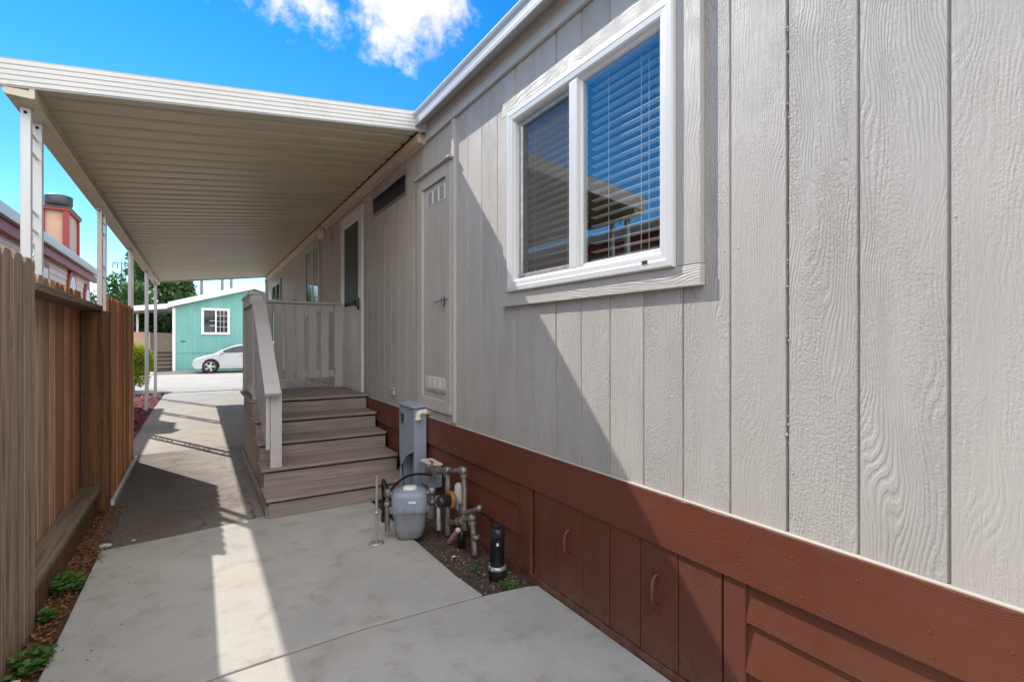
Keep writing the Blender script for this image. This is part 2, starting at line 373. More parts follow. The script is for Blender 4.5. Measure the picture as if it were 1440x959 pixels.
M['cream'] = paint('cream_house', (.62,.60,.54), .6, .05)
M['carpaint'] = paint('silver_car_paint', (.56,.57,.60), .28, .02, 3, 0, metallic=.35)
M['carpaint'].node_tree.nodes['Principled BSDF'].inputs['Coat Weight'].default_value = .6
M['carglass'] = paint('car_glass', (.02,.03,.035), .06, .1, 3, 0)
M['alloy'] = paint('alloy_rim', (.55,.55,.56), .3, .05, 3, 0, metallic=.6)
M['lampglass'] = paint('frosted_lamp_glass', (.66,.60,.48), .25, .05, 9, .1)
M['lens'] = paint('car_lens', (.6,.6,.62), .1, .05, 3, 0)
M['sticker'] = paint('white_sticker', (.78,.78,.76), .5, .03)
M['orange'] = paint('yellow_tag', (.55,.42,.05), .5, .1)
M['pylon'] = paint('pylon_steel', (.22,.23,.25), .6, .1)

# ------------------------------------------------------------------ ground, slabs, road
def gz(y): return GZ if y <= 15.8 else GZ - .10*(y-15.8)/10.2 if y < 26 else GZ - .10
def sheet(name, x0, x1, ys, dz, mat, kind='structure', wob=None):
    m = MB(); vs = []
    for y in ys: vs += [(x0, y, gz(y)+dz), (x1, y, gz(y)+dz)]
    m.add(vs, [(2*i, 2*i+1, 2*i+3, 2*i+2) for i in range(len(ys)-1)])
    o = m.build(name, mat); o['kind'] = kind; return o
sheet('ground', -400, 400, [-200, 0, 15.8, 26, 60, 600], -.045, M['ground'])
def slab(name, pts, mat, top=0., th=.1, bev=.006):
    m = MB(); m.poly([(x, y, GZ+top-th) for x, y in pts], (0, 0, th)); return struct(m.build(name, mat, bevel=bev))
slab('path', [(-.535,-3), (1.588,-3), (1.588,2.245), (1.53,2.27), (1.30,2.306), (.65,2.338), (.03,2.309), (-.2,2.295), (-.54,2.285)], M['slab'], .004)
slab('path', [(-.54,2.302), (-.2,2.313), (.03,2.328), (.65,2.358), (1.285,2.326), (1.26,2.6), (1.25,3.10), (1.245,3.30), (1.24,4.18), (.43,4.262), (-.1,4.175), (-.53,4.13)], M['slab'])
m = MB(); m.add([(-.50,2.24,GZ-.016),(1.29,2.24,GZ-.016),(1.29,2.42,GZ-.016),(-.50,2.42,GZ-.016)], [(0,1,2,3)]); struct(m.build('soil', M['dark']))
# old cracked concrete with a wandering near edge
edge = [(-.62,4.30), (-.55,4.15), (-.3,4.17), (-.1,4.195), (.15,4.225), (.43,4.275)]
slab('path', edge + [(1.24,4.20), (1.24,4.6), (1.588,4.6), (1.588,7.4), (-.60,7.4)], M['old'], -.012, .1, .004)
slab('driveway', [(-.60,7.4), (1.588,7.4), (1.588,15.77), (-.72,15.77), (-.76,11.5), (-.80,7.4)], M['drive'], -.010, .1, .004)
sheet('road', -60, 60, [15.8, 18.5, 22, 26, 28.9], 0, M['road'])
sheet('kerb', -60, 60, [15.772, 15.798], .002, M['slab'])
m = MB(); nx, ny = 9, 56
def patch(name, x0, x1, y0, y1, nx, ny, amp, dz, mat, kind='structure'):
    m = MB(); vs = []
    for j in range(ny+1):
        for i in range(nx+1):
            x = x0+(x1-x0)*i/nx; y = y0+(y1-y0)*j/ny
            vs.append((x+random.uniform(-.3,.3)*(x1-x0)/nx*(0 < i < nx), y, GZ+dz+random.uniform(-amp, amp)))
    m.add(vs, [(j*(nx+1)+i, j*(nx+1)+i+1, (j+1)*(nx+1)+i+1, (j+1)*(nx+1)+i) for j in range(ny) for i in range(nx)], True)
    o = m.build(name, mat); o['kind'] = kind; return o
patch('soil', -1.1, -.5, 0, 7.2, 16, 180, .011, -.022, M['litter_soil'])
patch('soil', 1.2, 1.64, 2.2, 4.7, 16, 90, .012, -.02, M['soil'])
patch('soil', -2.2, -.75, 7.0, 15.77, 20, 100, .012, .0, M['mulch'])

# ------------------------------------------------------------------ the home on the right
home = thing('mobile_home', (1.6, 5, GZ), 'long grey-beige mobile home with vertical grooved siding and a barn-red skirt', 'mobile home')
Y0, Y1 = -3., 14.9
zb, zt = -.612, 1.77
gro = []
g = .0662 - 16*.2032
while g < Y1: 
    if g > Y0: gro.append(g)
    g += .2032
gro = [q for q in gro if abs(q-3.317) > .05]
m = MB()
wy0, wy1, wz0, wz1 = 1.32, 2.50, .31, 1.33
brk = [(Y0, 'p')]
def col_(a, b, xa, xb):
    segs = [(zb, zt)]
    mid = (a+b)/2
    if wy0 < mid < wy1: segs = [(zb, wz0), (wz1, zt)]
    for s0, s1 in segs: m.add([(xa,a,s0), (xb,b,s0), (xb,b,s1), (xa,a,s1)], [(0,1,2,3)])
prev = Y0
def plank(a, b):
    cuts = [a] + [q for q in (wy0, wy1) if a < q < b] + [b]
    for i in range(len(cuts)-1): col_(cuts[i], cuts[i+1], WX, WX)
for q in gro:
    w, d = (.0028, .007) if (abs(q-.879) > .02 and abs(q-2.098) > .02) else (.0042, .016)
    plank(prev, q-w-.002); col_(q-w-.002, q-w, WX, WX+d); col_(q-w, q+w, WX+d, WX+d); col_(q+w, q+w+.002, WX+d, WX)
    prev = q+w+.002
plank(prev, Y1)
siding = m.build('siding', M['siding'], home)
# beads of filler in the sheet joint at y=.879
m = MB()
for z in [random.gauss(c_, .06) for c_ in (.95,.72,.3,.28,-.05,-.3) for _ in range(4)]:
    r = random.uniform(.0012, .0042)
    m = MB(); m.lathe((1.601, .877+random.uniform(-.004,.004), z), [(.0005,-r*1.6), (r,-r*.6), (r,r*.5), (.0005,r*1.6)], 7); m.build('joint_filler', M['siding'], home)
for y, z in ((1.052,.325),(1.105,.322),(1.06,-.2),(1.10,-.21),(.655,.52),(.69,-.1),(.86,-.42),(.90,.60),(.46,.31),(1.68,1.5),(2.07,-.4),(2.12,.0),(2.62,.75)):
    m = MB(); m.lathe((1.6, y, z), [(.0032,.001),(.0028,-.0012),(.0008,-.0018)], 8, 'x'); m.build('nail_head', M['siding'], home)
# shell: floor, back, ends, ceiling, room
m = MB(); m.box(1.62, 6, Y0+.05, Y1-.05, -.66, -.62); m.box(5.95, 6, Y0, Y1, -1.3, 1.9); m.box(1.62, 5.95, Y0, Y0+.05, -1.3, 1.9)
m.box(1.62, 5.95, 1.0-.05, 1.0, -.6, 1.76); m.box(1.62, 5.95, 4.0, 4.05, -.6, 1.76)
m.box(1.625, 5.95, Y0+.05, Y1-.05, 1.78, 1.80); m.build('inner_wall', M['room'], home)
m = MB(); m.box(1.601, 5.95, Y1, Y1+.03, -1.3, 1.77); m.build('end_wall', M['siding'], home)
# corner board at far end and batten
m = MB(); m.box(1.578, 1.604, 3.297, 3.337, -.60, 1.628); m.build('batten', M['trimz'], home, bevel=.003)
m = MB(); m.box(1.575, 1.604, 14.80, 14.93, -.60, 1.65); m.build('corner_board', M['trimz'], home, bevel=.003)
# frieze, gutter, soffit
m = MB(); m.box(1.575, 1.598, Y0, 3.83, 1.632, 1.772); m.build('frieze_board', M['frieze'], home, bevel=.003)
m = MB(); prof = [(1.585,1.776), (1.475,1.712), (1.470,1.716), (1.468,1.742), (1.474,1.752), (1.472,1.785), (1.462,1.800), (1.456,1.818), (1.460,1.826), (1.475,1.824), (1.480,1.80), (1.585,1.80)]
m.poly([(x, Y0, z) for x, z in prof], (0, 3.845-Y0, 0)); m.build('gutter', M['gutter'], home, bevel=.002)
m = MB(); m.poly([(1.50, Y0, 1.835), (3.8, Y0, 2.28), (6.1, Y0, 1.835), (6.1, Y0, 1.805), (1.50, Y0, 1.805)], (0, Y1-Y0+.05, 0))
m.poly([(1.42, 3.93, 1.885), (1.62, 3.93, 1.935), (1.62, 3.93, 1.90), (1.42, 3.93, 1.85)], (0, 10.9, 0)); m.build('roof', M['roofm'], home)
# skirt: laps, band, flashing, kick board
def laps(m, x, sg, y0, y1, zlist, pr=.017):
    """overlapping boards facing sg*x; zlist = board edges from top down"""
    for a, b in zip(zlist[:-1], zlist[1:]):
        xb = x + sg*pr; xt = x + sg*.002
        m.add([(xt,y0,a), (xt,y1,a), (xb,y1,b+.001), (xb,y0,b+.001), (x-sg*.012,y0,b+.001), (x-sg*.012,y1,b+.001)], [(0,1,2,3), (3,2,5,4)])
m = MB(); zl = [-.80, -.967, -1.139, -1.31]
laps(m, 1.614, -1, 2.44, Y1, zl); laps(m, 1.614, -1, Y0, 1.02, zl)
m.box(1.612, 1.625, Y0, Y1, -1.36, -.62); skirt = m.build('skirting', M['red'], home)
m = MB()
for a, b in ((Y0, 5.2), (5.203, 10.1), (10.103, Y1)): m.box(1.583, 1.612, a, b, -.832, -.618)
m.each('band_board', M['redband'], home, bevel=.004)
m = MB(); m.poly([(1.600, Y0, -.6125), (1.585, Y0, -.6135), (1.585, Y0, -.6175), (1.611, Y0, -.6175), (1.611, Y0, -.6125)], (0, Y1-Y0, 0)); m.build('flashing', M['tan_trim'], home)
m = MB(); m.box(1.590, 1.611, Y0, Y1, -1.37, -1.312); m.build('kick_board', M['redband'], home, bevel=.003)
m = MB()
for i in range(20):
    y = random.choice([random.uniform(.2,1.4), random.uniform(.2,4)]); z = random.uniform(-.815,-.64)
    m = MB(); m.lathe((1.583, y, z), [(.003,.0015),(.0025,-.002),(.0008,-.003)], 7, 'x'); m.build('nail_head', M['redband'], home)
# leaning end trim of the far lap section
m = MB(); m.poly([(1.592, 2.318, -.835), (1.592, 2.445, -.835), (1.585, 2.445, -1.31), (1.578, 2.305, -1.31)], (.02, 0, 0)); m.build('skirt_trim', M['redv'], home, bevel=.003)
m = MB(); m.box(1.596, 1.611, 1.022, 1.106, -1.31, -.833); m.build('skirt_trim', M['redv'], home, bevel=.003)
for ys, hy in (([2.292, 2.085, 1.88, 1.692], 1.982), ([1.688, 1.502, 1.307, 1.113], 1.411)):
    m = MB()
    for a, b in zip(ys[1:], ys[:-1]): m.box(1.594+random.uniform(0,.003), 1.611, a+.0022, b-.0022, -1.308, -.834)
    pn = m.build('access_panel', M['redv'], home, bevel=.0025)
    h = MB(); x = 1.594
    zt_, zb_ = -.945, -1.100
    h.tube([(x-.002, hy, zt_-.012), (x-.020, hy, zt_-.022), (x-.030, hy, zt_-.045), (x-.032, hy, (zt_+zb_)/2), (x-.030, hy, zb_+.045), (x-.020, hy, zb_+.022), (x-.002, hy, zb_+.012)], [.007,.007,.009,.0105,.009,.007,.007], 10)
    for zz in (zt_, zb_): h.box(x-.004, x+.001, hy-.013, hy+.013, zz-.015, zz+.017); h.lathe((x-.004, hy, zz+.008*(1 if zz == zt_ else -1)), [(.004,.001),(.003,-.002)], 8, 'x')
    h.build('handle', M['redv'], pn, bevel=.0015)
# ---- main window
win = MB()
win.ringx(1.298, 2.522, .288, 1.350, [(0,1.60),(0,1.558),(.006,1.552),(.030,1.551),(.034,1.553),(.058,1.555),(.066,1.560),(.072,1.572),(.072,1.64)])
wf = win.build('window', M['vinyl'], home)
m = MB(); m.box(1.571, 1.599, 1.183, 2.60, .207, .287); m.build('sill_board', M['trimy'], wf, bevel=.003)
m = MB(); m.box(1.572, 1.599, 1.183, 2.60, 1.352, 1.436); m.build('head_board', M['trimy'], wf, bevel=.003)
m = MB(); m.box(1.573, 1.599, 1.185, 1.296, .289, 1.350); m.box(1.573, 1.599, 2.524, 2.598, .289, 1.350); m.each('side_board', M['trimz'], wf, bevel=.003)
m = MB(); m.box(1.560, 1.630, 1.878, 1.942, .356, 1.282); m.build('mullion', M['vinyl'], wf, bevel=.004)
m = MB(); m.ringx(1.366, 1.884, .356, 1.282, [(0,1.575),(.012,1.575),(.020,1.585),(.020,1.60)]); m.build('glazing_bead', M['vinyl'], wf)
m = MB(); m.ringx(1.940, 2.452, .356, 1.282, [(0,1.598),(.0,1.594),(.030,1.594),(.034,1.600),(.034,1.615)]); m.box(1.590,1.596,2.40,2.445,.372,.40); m.build('screen_frame', M['steel'], wf)
m = MB(); m.add([(1.590,1.37,.36),(1.590,1.88,.36),(1.590,1.88,1.28),(1.590,1.37,1.28)], [(0,1,2,3)]); m.build('glass_pane', M['glass'], wf)
m = MB(); m.add([(1.612,1.94,.36),(1.612,2.45,.36),(1.612,2.45,1.28),(1.612,1.94,1.28)], [(0,1,2,3)]); m.build('glass_pane', M['glass'], wf)
m = MB(); m.add([(1.603,1.95,.37),(1.603,2.44,.37),(1.603,2.44,1.27),(1.603,1.95,1.27)], [(0,1,2,3)]); m.build('insect_screen', M['mesh'], wf)
m = MB(); m.box(1.548,1.553,1.425,1.452,.316,.322); m.box(1.548,1.553,1.425,1.452,.3255,.3285); m.build('weep_cover', M['dark'], wf)
m = MB(); z = .355
while z < 1.32:
    Mx = Matrix.Translation((1.672, 0, z)) @ Matrix.Rotation(R(8), 4, 'Y')
    m.box(-.014, .014, 1.345, 1.885, -.0012, .0012, Mx); m.box(-.014, .014, 1.935, 2.47, -.0012, .0012, Mx); z += .0425
bl = m.build('blind', M['slat'], wf)
m = MB()
for y in (1.50, 1.545, 1.75, 2.06, 2.36): m.tube([(1.647, y, .34), (1.647, y, 1.32)], .0016, 5)
m.build('blind_cord', M['slat'], wf)
m = MB(); m.box(1.64, 1.70, 1.345, 2.47, 1.315, 1.335); m.build('blind_headrail', M['slat'], wf)
m = MB()
# reveal inside the wall
m.ringx(1.31, 2.51, .30, 1.34, [(0,1.61),(0,1.70)]); m.build('reveal', M['vinyl'], wf)
# ---- utility door
ud = MB(); ud.box(1.588, 1.599, 3.425, 3.885, -.40, 1.235)
for q in (3.50, 3.70): pass
udo = ud.build('utility_door', M['siding'], home, bevel=.002)
m = MB(); m.box(1.570, 1.598, 3.885, 3.985, -.45, 1.335); m.box(1.570, 1.598, 3.340, 3.425, -.45, 1.335); m.each('door_trim', M['trimz'], udo, bevel=.003)
m = MB(); m.box(1.568, 1.597, 3.340, 3.985, -.545, -.452); m.box(1.568, 1.597, 3.427, 3.883, 1.24, 1.337); m.box(1.54, 1.598, 3.30, 4.02, 1.339, 1.353); m.each('door_trim', M['trimy'], udo, bevel=.003)
def vent(y0, y1, z0, z1, nc, nr):
    v = MB(); v.box(1.583, 1.587, y0, y1, z0, z1)
    w = (y1-y0)/nc
    f = v.build('vent', M['farwhite'], udo, bevel=.001)
    s = MB()
    for i in range(nc):
        for j in range(nr):
            a = y0+w*i+.14*w; zz = z0+(z1-z0)*(j+.25)/nr*.94+.004
            s.box(1.5815, 1.5832, a, a+w*.72, zz, zz+(z1-z0)/nr*.45)
    s.build('vent_slot', M['dark'] if nc == 3 else M['tan_trim'], f)
vent(3.46, 3.80, 1.085, 1.195, 3, 6); vent(3.45, 3.83, -.375, -.285, 4, 7)
m = MB(); m.box(1.572, 1.588, 3.41, 3.50, .290, .325); m.tube([(1.560,3.37,.312),(1.560,3.60,.300)], .006, 8); m.box(1.555,1.572,3.44,3.475,.28,.335); m.build('latch', M['chrome'], udo, bevel=.002)
# ---- small high window
m = MB(); m.ringx(4.30, 5.31, 1.325, 1.525, [(0,1.60),(0,1.584),(.022,1.584),(.022,1.60)]); f = m.build('window', M['chrome'], home)
m = MB(); m.box(1.592,1.598,4.32,5.29,1.345,1.505); m.build('dark_pane', M['screen'], f)
m = MB(); m.poly([(1.585,4.31,1.515),(1.535,4.31,1.470),(1.537,4.31,1.466),(1.590,4.31,1.508)], (0,.99,0)); m.build('vent_sash', M['chrome'], f)
# ---- entry door
m = MB(); m.ringx(5.70, 6.66, -.585, 1.555, [(0,1.60),(0,1.572),(.055,1.572),(.06,1.58),(.06,1.60)]); ed = m.build('entry_door', M['vinyl'], home)
m = MB(); m.ringx(5.765, 6.595, -.56, 1.49, [(0,1.60),(0,1.575),(.075,1.575),(.08,1.585)]); m.box(1.577,1.599,5.84,6.52,-.48,-.40); m.build('storm_door_frame', M['vinyl'], ed)
m = MB(); m.box(1.583,1.596,5.845,6.515,.43,1.41); m.build('dark_screen', M['screen'], ed)
m = MB(); m.box(1.581,1.596,5.845,6.515,-.48,.428)
for i in range(9): m.box(1.577,1.582,5.87,6.49,-.40+i*.045,-.375+i*.045)
m.build('lower_panel', M['white'], ed, bevel=.002)
m = MB(); m.box(1.558,1.575,5.80,5.835,.36,.50); m.tube([(1.545,5.815,.40),(1.535,5.85,.44),(1.545,5.86,.47)], .010, 8); m.build('handle', M['black'], ed, bevel=.003)
m = MB(); m.box(1.50,1.60,5.70,6.66,-.597,-.585); m.build('threshold', M['rubber'], ed)
# ---- windows farther along
def farwin(y0, y1, z0, z1, split):
    m = MB(); m.ringx(y0-.09, y1+.09, z0-.09, z1+.09, [(0,1.60),(0,1.565),(.09,1.565),(.09,1.60)]); f = m.build('window', M['tan_trim'], home)
    m = MB(); m.box(1.575,1.59,y0,y1,z0,z1); m.build('dark_pane', M['carglass'], f)
    ys = y0+(y1-y0)*split
    m = MB(); m.box(1.568,1.595,ys-.025,ys+.025,z0,z1); m.build('mullion', M['vinyl'], f)
farwin(8.10, 9.10, .52, 1.48, .45); farwin(12.35, 13.65, .0, 1.32, .5)
# porch lamp
m = MB(); m.lathe((1.58, 7.30, 1.42), [(.055,.02),(.055,-.005),(.04,-.02)], 16, 'x'); pl = m.build('porch_lamp', M['tan_trim'], home)
m = MB(); m.tube([(1.56,7.30,1.40),(1.51,7.30,1.36),(1.47,7.30,1.37),(1.455,7.30,1.41)], .012, 8); m.build('lamp_arm', M['tan_trim'], pl)
m = MB(); m.lathe((1.455,7.30,1.42), [(.03,0),(.055,.03),(.062,.10),(.05,.12)], 12); m.build('lamp_shade', M['lampglass'], pl)
m = MB(); m.lathe((1.455,7.30,1.54), [(.07,0),(.045,.035),(.012,.05),(.004,.07)], 12); m.build('lamp_cap', M['tan_trim'], pl)
m = MB(); m.box(1.575,1.60,10.45,10.57,.70,.80); m.build('outlet_cover', M['brown'], home, bevel=.004)
m = MB(); m.box(1.572,1.60,4.62,4.70,-.515,-.455); m.box(1.560,1.60,4.60,4.72,-.455,-.449); m.build('outlet_cover', M['trimz'], home, bevel=.004)
# pvc elbow and screws below the utility door
m = MB(); m.tube([(1.61,3.80,-.575),(1.53,3.80,-.575),(1.512,3.80,-.582),(1.505,3.80,-.60),(1.505,3.80,-.635)], [.022,.022,.023,.023,.022], 14)
m.lathe((1.505,3.80,-.64), [(.027,0),(.027,.022)], 14); m.lathe((1.555,3.80,-.575), [(.027,0),(.027,.02)], 14, 'x'); m.build('drain_elbow', M['pvc'], home)

# ------------------------------------------------------------------ carport roof over the drive
cp = thing('carport', (-.84, 9.2, GZ), 'long cream aluminium carport roof on slim white scrollwork posts beside the grey home', 'carport')
def rz(x): return 1.725 + (x-1.6)*.117
m = MB(); prof = []; y = 3.83; pit = .2032
while y < 14.62:
    prof += [(y, 0), (y+.135, 0), (y+.142, .010), (y+.150, .046), (y+.188, .046), (y+.196, .010)]; y += pit
vs = []
for yy, dz in prof:
    for x in (1.59, .6, -.2, -.86): vs.append((x, yy, rz(x)+dz))
m.add(vs, [(i*4+j, i*4+j+1, (i+1)*4+j+1, (i+1)*4+j) for i in range(len(prof)-1) for j in range(3)])
o = m.build('roof_pan', M['carport'], cp); so = o.modifiers.new('s', 'SOLIDIFY'); so.thickness = .002; so.offset = 1
YE = prof[-1][0]
def fascia(y, sg):
    pf = [(0,-.030)]; z = -.030
    for i in range(5): pf += [(-.006,z+.005),(-.006,z+.024),(0,z+.028)]; z += .029
    pf += [(-.004,z+.006),(.02,z+.008),(.02,-.034),(.002,-.034)]
    m = MB(); a = [(-.925, y+sg*p, rz(-.925)+q) for p, q in pf]; b = [(1.597, y+sg*p, rz(1.597)+q+.012) for p, q in pf]
    n_ = len(pf); m.add(a+b, [(i, (i+1)%n_, n_+(i+1)%n_, n_+i) for i in range(n_)] + [tuple(range(n_)), tuple(range(n_,2*n_))])
    return m.build('fascia', M['fascia'], cp)
fascia(3.795, 1); fascia(YE+.015, -1)
m = MB(); pf = [(-.905,1.368),(-.912,1.53),(-.902,1.53),(-.897,1.40),(-.80,1.40),(-.80,1.43),(-.775,1.43),(-.775,1.36),(-.785,1.355),(-.895,1.36)]
m.poly([(x, 3.80, z) for x, z in pf], (0, YE-3.81, 0)); m.build('beam', M['carport'], cp, bevel=.003)
m = MB(); m.box(1.525, 1.565, 3.86, YE-.02, 1.632, 1.715); m.box(1.567, 1.597, 3.86, YE-.02, 1.625, 1.70); m.build('ledger', M['ledger'], cp, bevel=.004)
m = MB(); m.poly([(1.520, 3.87, 1.700), (1.524, 3.87, 1.700), (1.524, 3.87, 1.768), (1.520, 3.87, 1.768)], (0, YE-3.92, 0)); m.build('rib_shade_strip', M['dark'], cp)  # dark strip that paints the shade inside the rib ends
m = MB(); m.tube([(1.53,YE-.1,1.62),(1.55,YE-.06,1.5),(1.55,YE-.06,-1.2)], .03, 10); m.build('downspout', M['fascia'], cp)
def post(y):
    base = gz(y)
    t = .0225; m = MB(); m.box(-.845-t, -.845+t, y-t, y+t, base-.03, 1.357); m.box(-.845-t, -.845+t, y+.25-t, y+.25+t, base-.03, 1.357)
    p = m.build('post', M['post'], cp, bevel=.004)
    s = MB(); z = base+.18; kq = 0
    while z < 1.15:
        for zz in (z, z+.11): s.box(-.851, -.839, y+t, y+.25-t, zz-.006, zz+.006)
        pts = []
        for i in range(15):
            a = i/14*math.pi*1.7; r = .045-.018*i/14
            pts.append((-.845, y+.125+r*math.cos(a), z+.225+r*math.sin(a)*1.15))
        if kq % 2: s.tube(pts, .006, 6)
        pts = [(-.845, y+.125-(p_[1]-y-.125), z+.225-(p_[2]-z-.225)+.12) for p_ in pts]
        s.tube(pts, .006, 6) if kq % 2 else None; z += .46; kq += 1
    s.build('scrollwork', M['post'], p)
    for dy in (0, .25): s = MB(); s.lathe((-.845, y+dy-t-.0005, 1.325), [(.009,.001),(.008,-.004)], 8, 'y'); s.build('bolt', M['dark'], p)
for y in (3.97, 6.55, 9.22, 11.95, 14.35): post(y)

# ------------------------------------------------------------------ porch steps
ps = thing('porch_steps', (1.0, 5.4, GZ), 'five-rise brown composite porch steps and landing with a beige wooden railing', 'steps')
rise = .154; fr = [4.175, 4.505, 4.835, 5.165, 5.495]; xl = .455
for i, y in enumerate(fr):
    z = GZ + rise*(i+1); y2 = fr[i+1]+.02 if i < 4 else 6.66
    m = MB()
    if i < 4: m.box(xl-.02, 1.578, y-.022, y+.14, z-.026, z); m.box(xl-.02, 1.578, y+.144, y2, z-.026, z)
    else:
        yy = y-.022
        while yy < 6.6: m.box(xl-.035, 1.592, yy, min(yy+.14, 6.66), z-.026, z); yy += .144
    m.build('landing' if i == 4 else 'tread', M['deck'], ps, bevel=.006)
    m = MB(); m.box(xl, 1.572, y, y+.02, z-rise+.001, z-.042); m.build('riser', M['deck'], ps, bevel=.002)
# side skirt boards
m = MB(); yy = 4.198; 
pts = [(xl+.004, 4.197, GZ)]
for i, y in enumerate(fr): pts += [(xl+.004, y+.021, GZ+rise*i-.0+ (0 if i == 0 else -.028)), (xl+.004, y+.021, GZ+rise*(i+1)-.028)]
pts += [(xl+.004, 6.64, GZ+rise*5-.028), (xl+.004, 6.64, GZ)]
pp = []
for p in pts:
    if not pp or (Vector(p)-Vector(pp[-1])).length > 1e-3: pp.append(p)
m.poly(pp, (.02, 0, 0)); m.box(xl+.024, 1.56, 6.60, 6.64, GZ, GZ+rise*5-.03); m.build('side_skirt', M['deckside'], ps)
m = MB(); m.box(xl-.018, xl+.002, 4.198, 6.66, GZ+.0, GZ+.085); m.build('base_trim', M['deck'], ps, bevel=.003)
LZ = GZ + 5*rise
# back railing, in the plane y = 6.55
rl = MB(); rl.box(.45, 1.555, 6.50, 6.62, .455, .485); rl.box(.49, 1.46, 6.535, 6.573, .362, .454)
rail = rl.build('railing', M['rail'], ps, bevel=.004)
m = MB(); m.box(1.465, 1.555, 6.50, 6.59, LZ, .454); m.build('railing_post', M['rail'], rail, bevel=.004)
m = MB(); m.box(.445, .53, 6.51, 6.60, LZ, .454); m.build('railing_post', M['rail'], rail, bevel=.004)
m = MB(); m.box(.53, 1.464, 6.535, 6.573, LZ+.13, LZ+.22); m.build('bottom_rail', M['rail'], rail, bevel=.004)
x = 1.40
xs = [1.345, 1.20, 1.055, .93, .815, .70, .585]
for x in xs: 
    m = MB(); m.box(x-.045, x+.045, 6.500, 6.533, LZ+.125, .435); m.build('baluster', M['rail'], rail, bevel=.003)
# left railing in the plane x = .45
rl = MB(); rl.box(.425, .515, 5.50, 6.50, .455, .485); rl.box(.437, .470, 5.52, 6.50, .362, .454); r2 = rl.build('railing', M['rail'], ps, bevel=.004)
m = MB(); m.box(.44, .472, 5.52, 6.50, LZ+.06, LZ+.14); m.build('bottom_rail', M['rail'], r2, bevel=.003)
y = 5.66
while y < 6.46:
    m = MB(); m.box(.472, .503, y-.045, y+.045, LZ+.06, .435); m.build('baluster', M['rail'], r2, bevel=.003); y += .125
m = MB(); m.box(.455, .545, 5.50, 5.59, LZ-.17, .454); m.build('newel_post', M['rail'], ps, bevel=.004)
# sloping hand rail: cap, solid side board, lower post
y_t, z_t, y_b, z_b = 5.60, .485, 4.40, -.42
m = MB(); d = Vector((0, y_b-y_t, z_b-z_t)).normalized(); nn = Vector((0, -d.z, d.y)); nn = nn if nn.z > 0 else -nn
a = Vector((.452, y_t, z_t)); b = Vector((.452, y_b, z_b)); th = nn*.036
m.poly([a, b, b-th, a-th], (.12, 0, 0)); hc = m.build('handrail', M['handrail'], ps, bevel=.004)
m = MB(); m.poly([(.47, 5.58, z_t-.055), (.47, 4.50, z_b+.075-.045), (.47, 4.50, -.89), (.47, 4.57, -.86), (.47, 5.50, -.45), (.47, 5.58, -.40)], (.030, 0, 0)); m.build('side_board', M['handrail'], hc, bevel=.003)
m = MB(); m.box(.503, .590, 4.495, 4.580, GZ+2*rise, -.405); m.build('lower_post', M['handrail'], hc, bevel=.004)
for i in range(4): m = MB(); m.lathe((.469, 5.25-.2*i, -.10-.115*i), [(.011,.001),(.009,-.003)], 8, 'x'); m.build('bolt', M['steel'], hc)

# ------------------------------------------------------------------ fences on the left
def pickets(m, x, th, y0, y1, w, z0, z1, ear=.032, jit=.006, gap=.004):
    y = y0
    while y < y1-.02:
        b = min(y+w, y1); z = z1+random.uniform(-jit, jit); xx = x+random.uniform(-.003, .003)
        e = min(ear, (b-y)*.4)
        m.poly([(xx, y+gap/2, z0), (xx, b-gap/2, z0), (xx, b-gap/2, z-e*1.1), (xx, b-gap/2-e, z), (xx, y+gap/2+e, z), (xx, y+gap/2, z-e*1.1)], (-th, 0, 0)); y = b
f1 = thing('wooden_fence', (-.67, 1.4, GZ), 'tall grey weathered fence section of dog-ear boards nearest the viewer', 'fence')
m = MB(); pickets(m, -.662, .018, -1.2+.07, 3.245, .1448, GZ-.03, .385); m.build('fence_boards', M['fgrey'], f1, bevel=.0015)
m = MB(); 
for z in (.22, -.45, -1.15): m.box(-.735, -.684, -1.2, 3.24, z-.045, z+.045)
m.build('fence_rail', M['frail'], f1, bevel=.003)
f2 = thing('wooden_fence', (-.79, 4.2, GZ), 'recessed fence section with a top rail, a wide bottom ledge and boards darkening to brown', 'fence')
m = MB(); pickets(m, -.79, .018, 3.20, 5.24, .145, GZ+.02, .392, .034, .004); m.build('fence_boards', M['fmix'], f2, bevel=.0015)
m = MB(); m.box(-.788, -.655, 3.25, 5.225, .245, .285); m.build('top_rail', M['frail'], f2, bevel=.004)
m = MB(); m.box(-.788, -.655, 3.25, 5.225, -1.205, -1.165); m.build('bottom_ledge', M['frail'], f2, bevel=.004)
m = MB(); m.box(-.70, -.668, 3.25, 5.225, -1.37, -1.207); m.build('kick_board', M['fpost'], f2, bevel=.003)
m = MB(); m.box(-.787, -.610, 5.17, 5.230, -1.38, .243); m.build('fence_post', M['fpost'], f2, bevel=.004)
f3 = thing('wooden_fence', (-.63, 6.2, GZ), 'red-brown fence section of narrow dog-ear boards farthest from the viewer', 'fence')
m = MB(); pickets(m, -.618, .018, 5.232, 7.10, .142, GZ+.01, .372, .034, .006); m.build('fence_boards', M['fred'], f3, bevel=.0015)
m = MB()
for z in (.2, -.45, -1.1): m.box(-.675, -.6385, 5.24, 7.09, z-.045, z+.045)
m.build('fence_rail', M['frail'], f3, bevel=.003)
m = MB(); m.box(-.73, -.638, 7.0, 7.09, -1.38, .30); m.build('fence_post', M['fred'], f3, bevel=.004)
m = MB(); m.box(-.612, -.585, 5.26, 7.12, GZ-.03, GZ+.035); m.build('base_trim', M['pvc'], f3, bevel=.004)

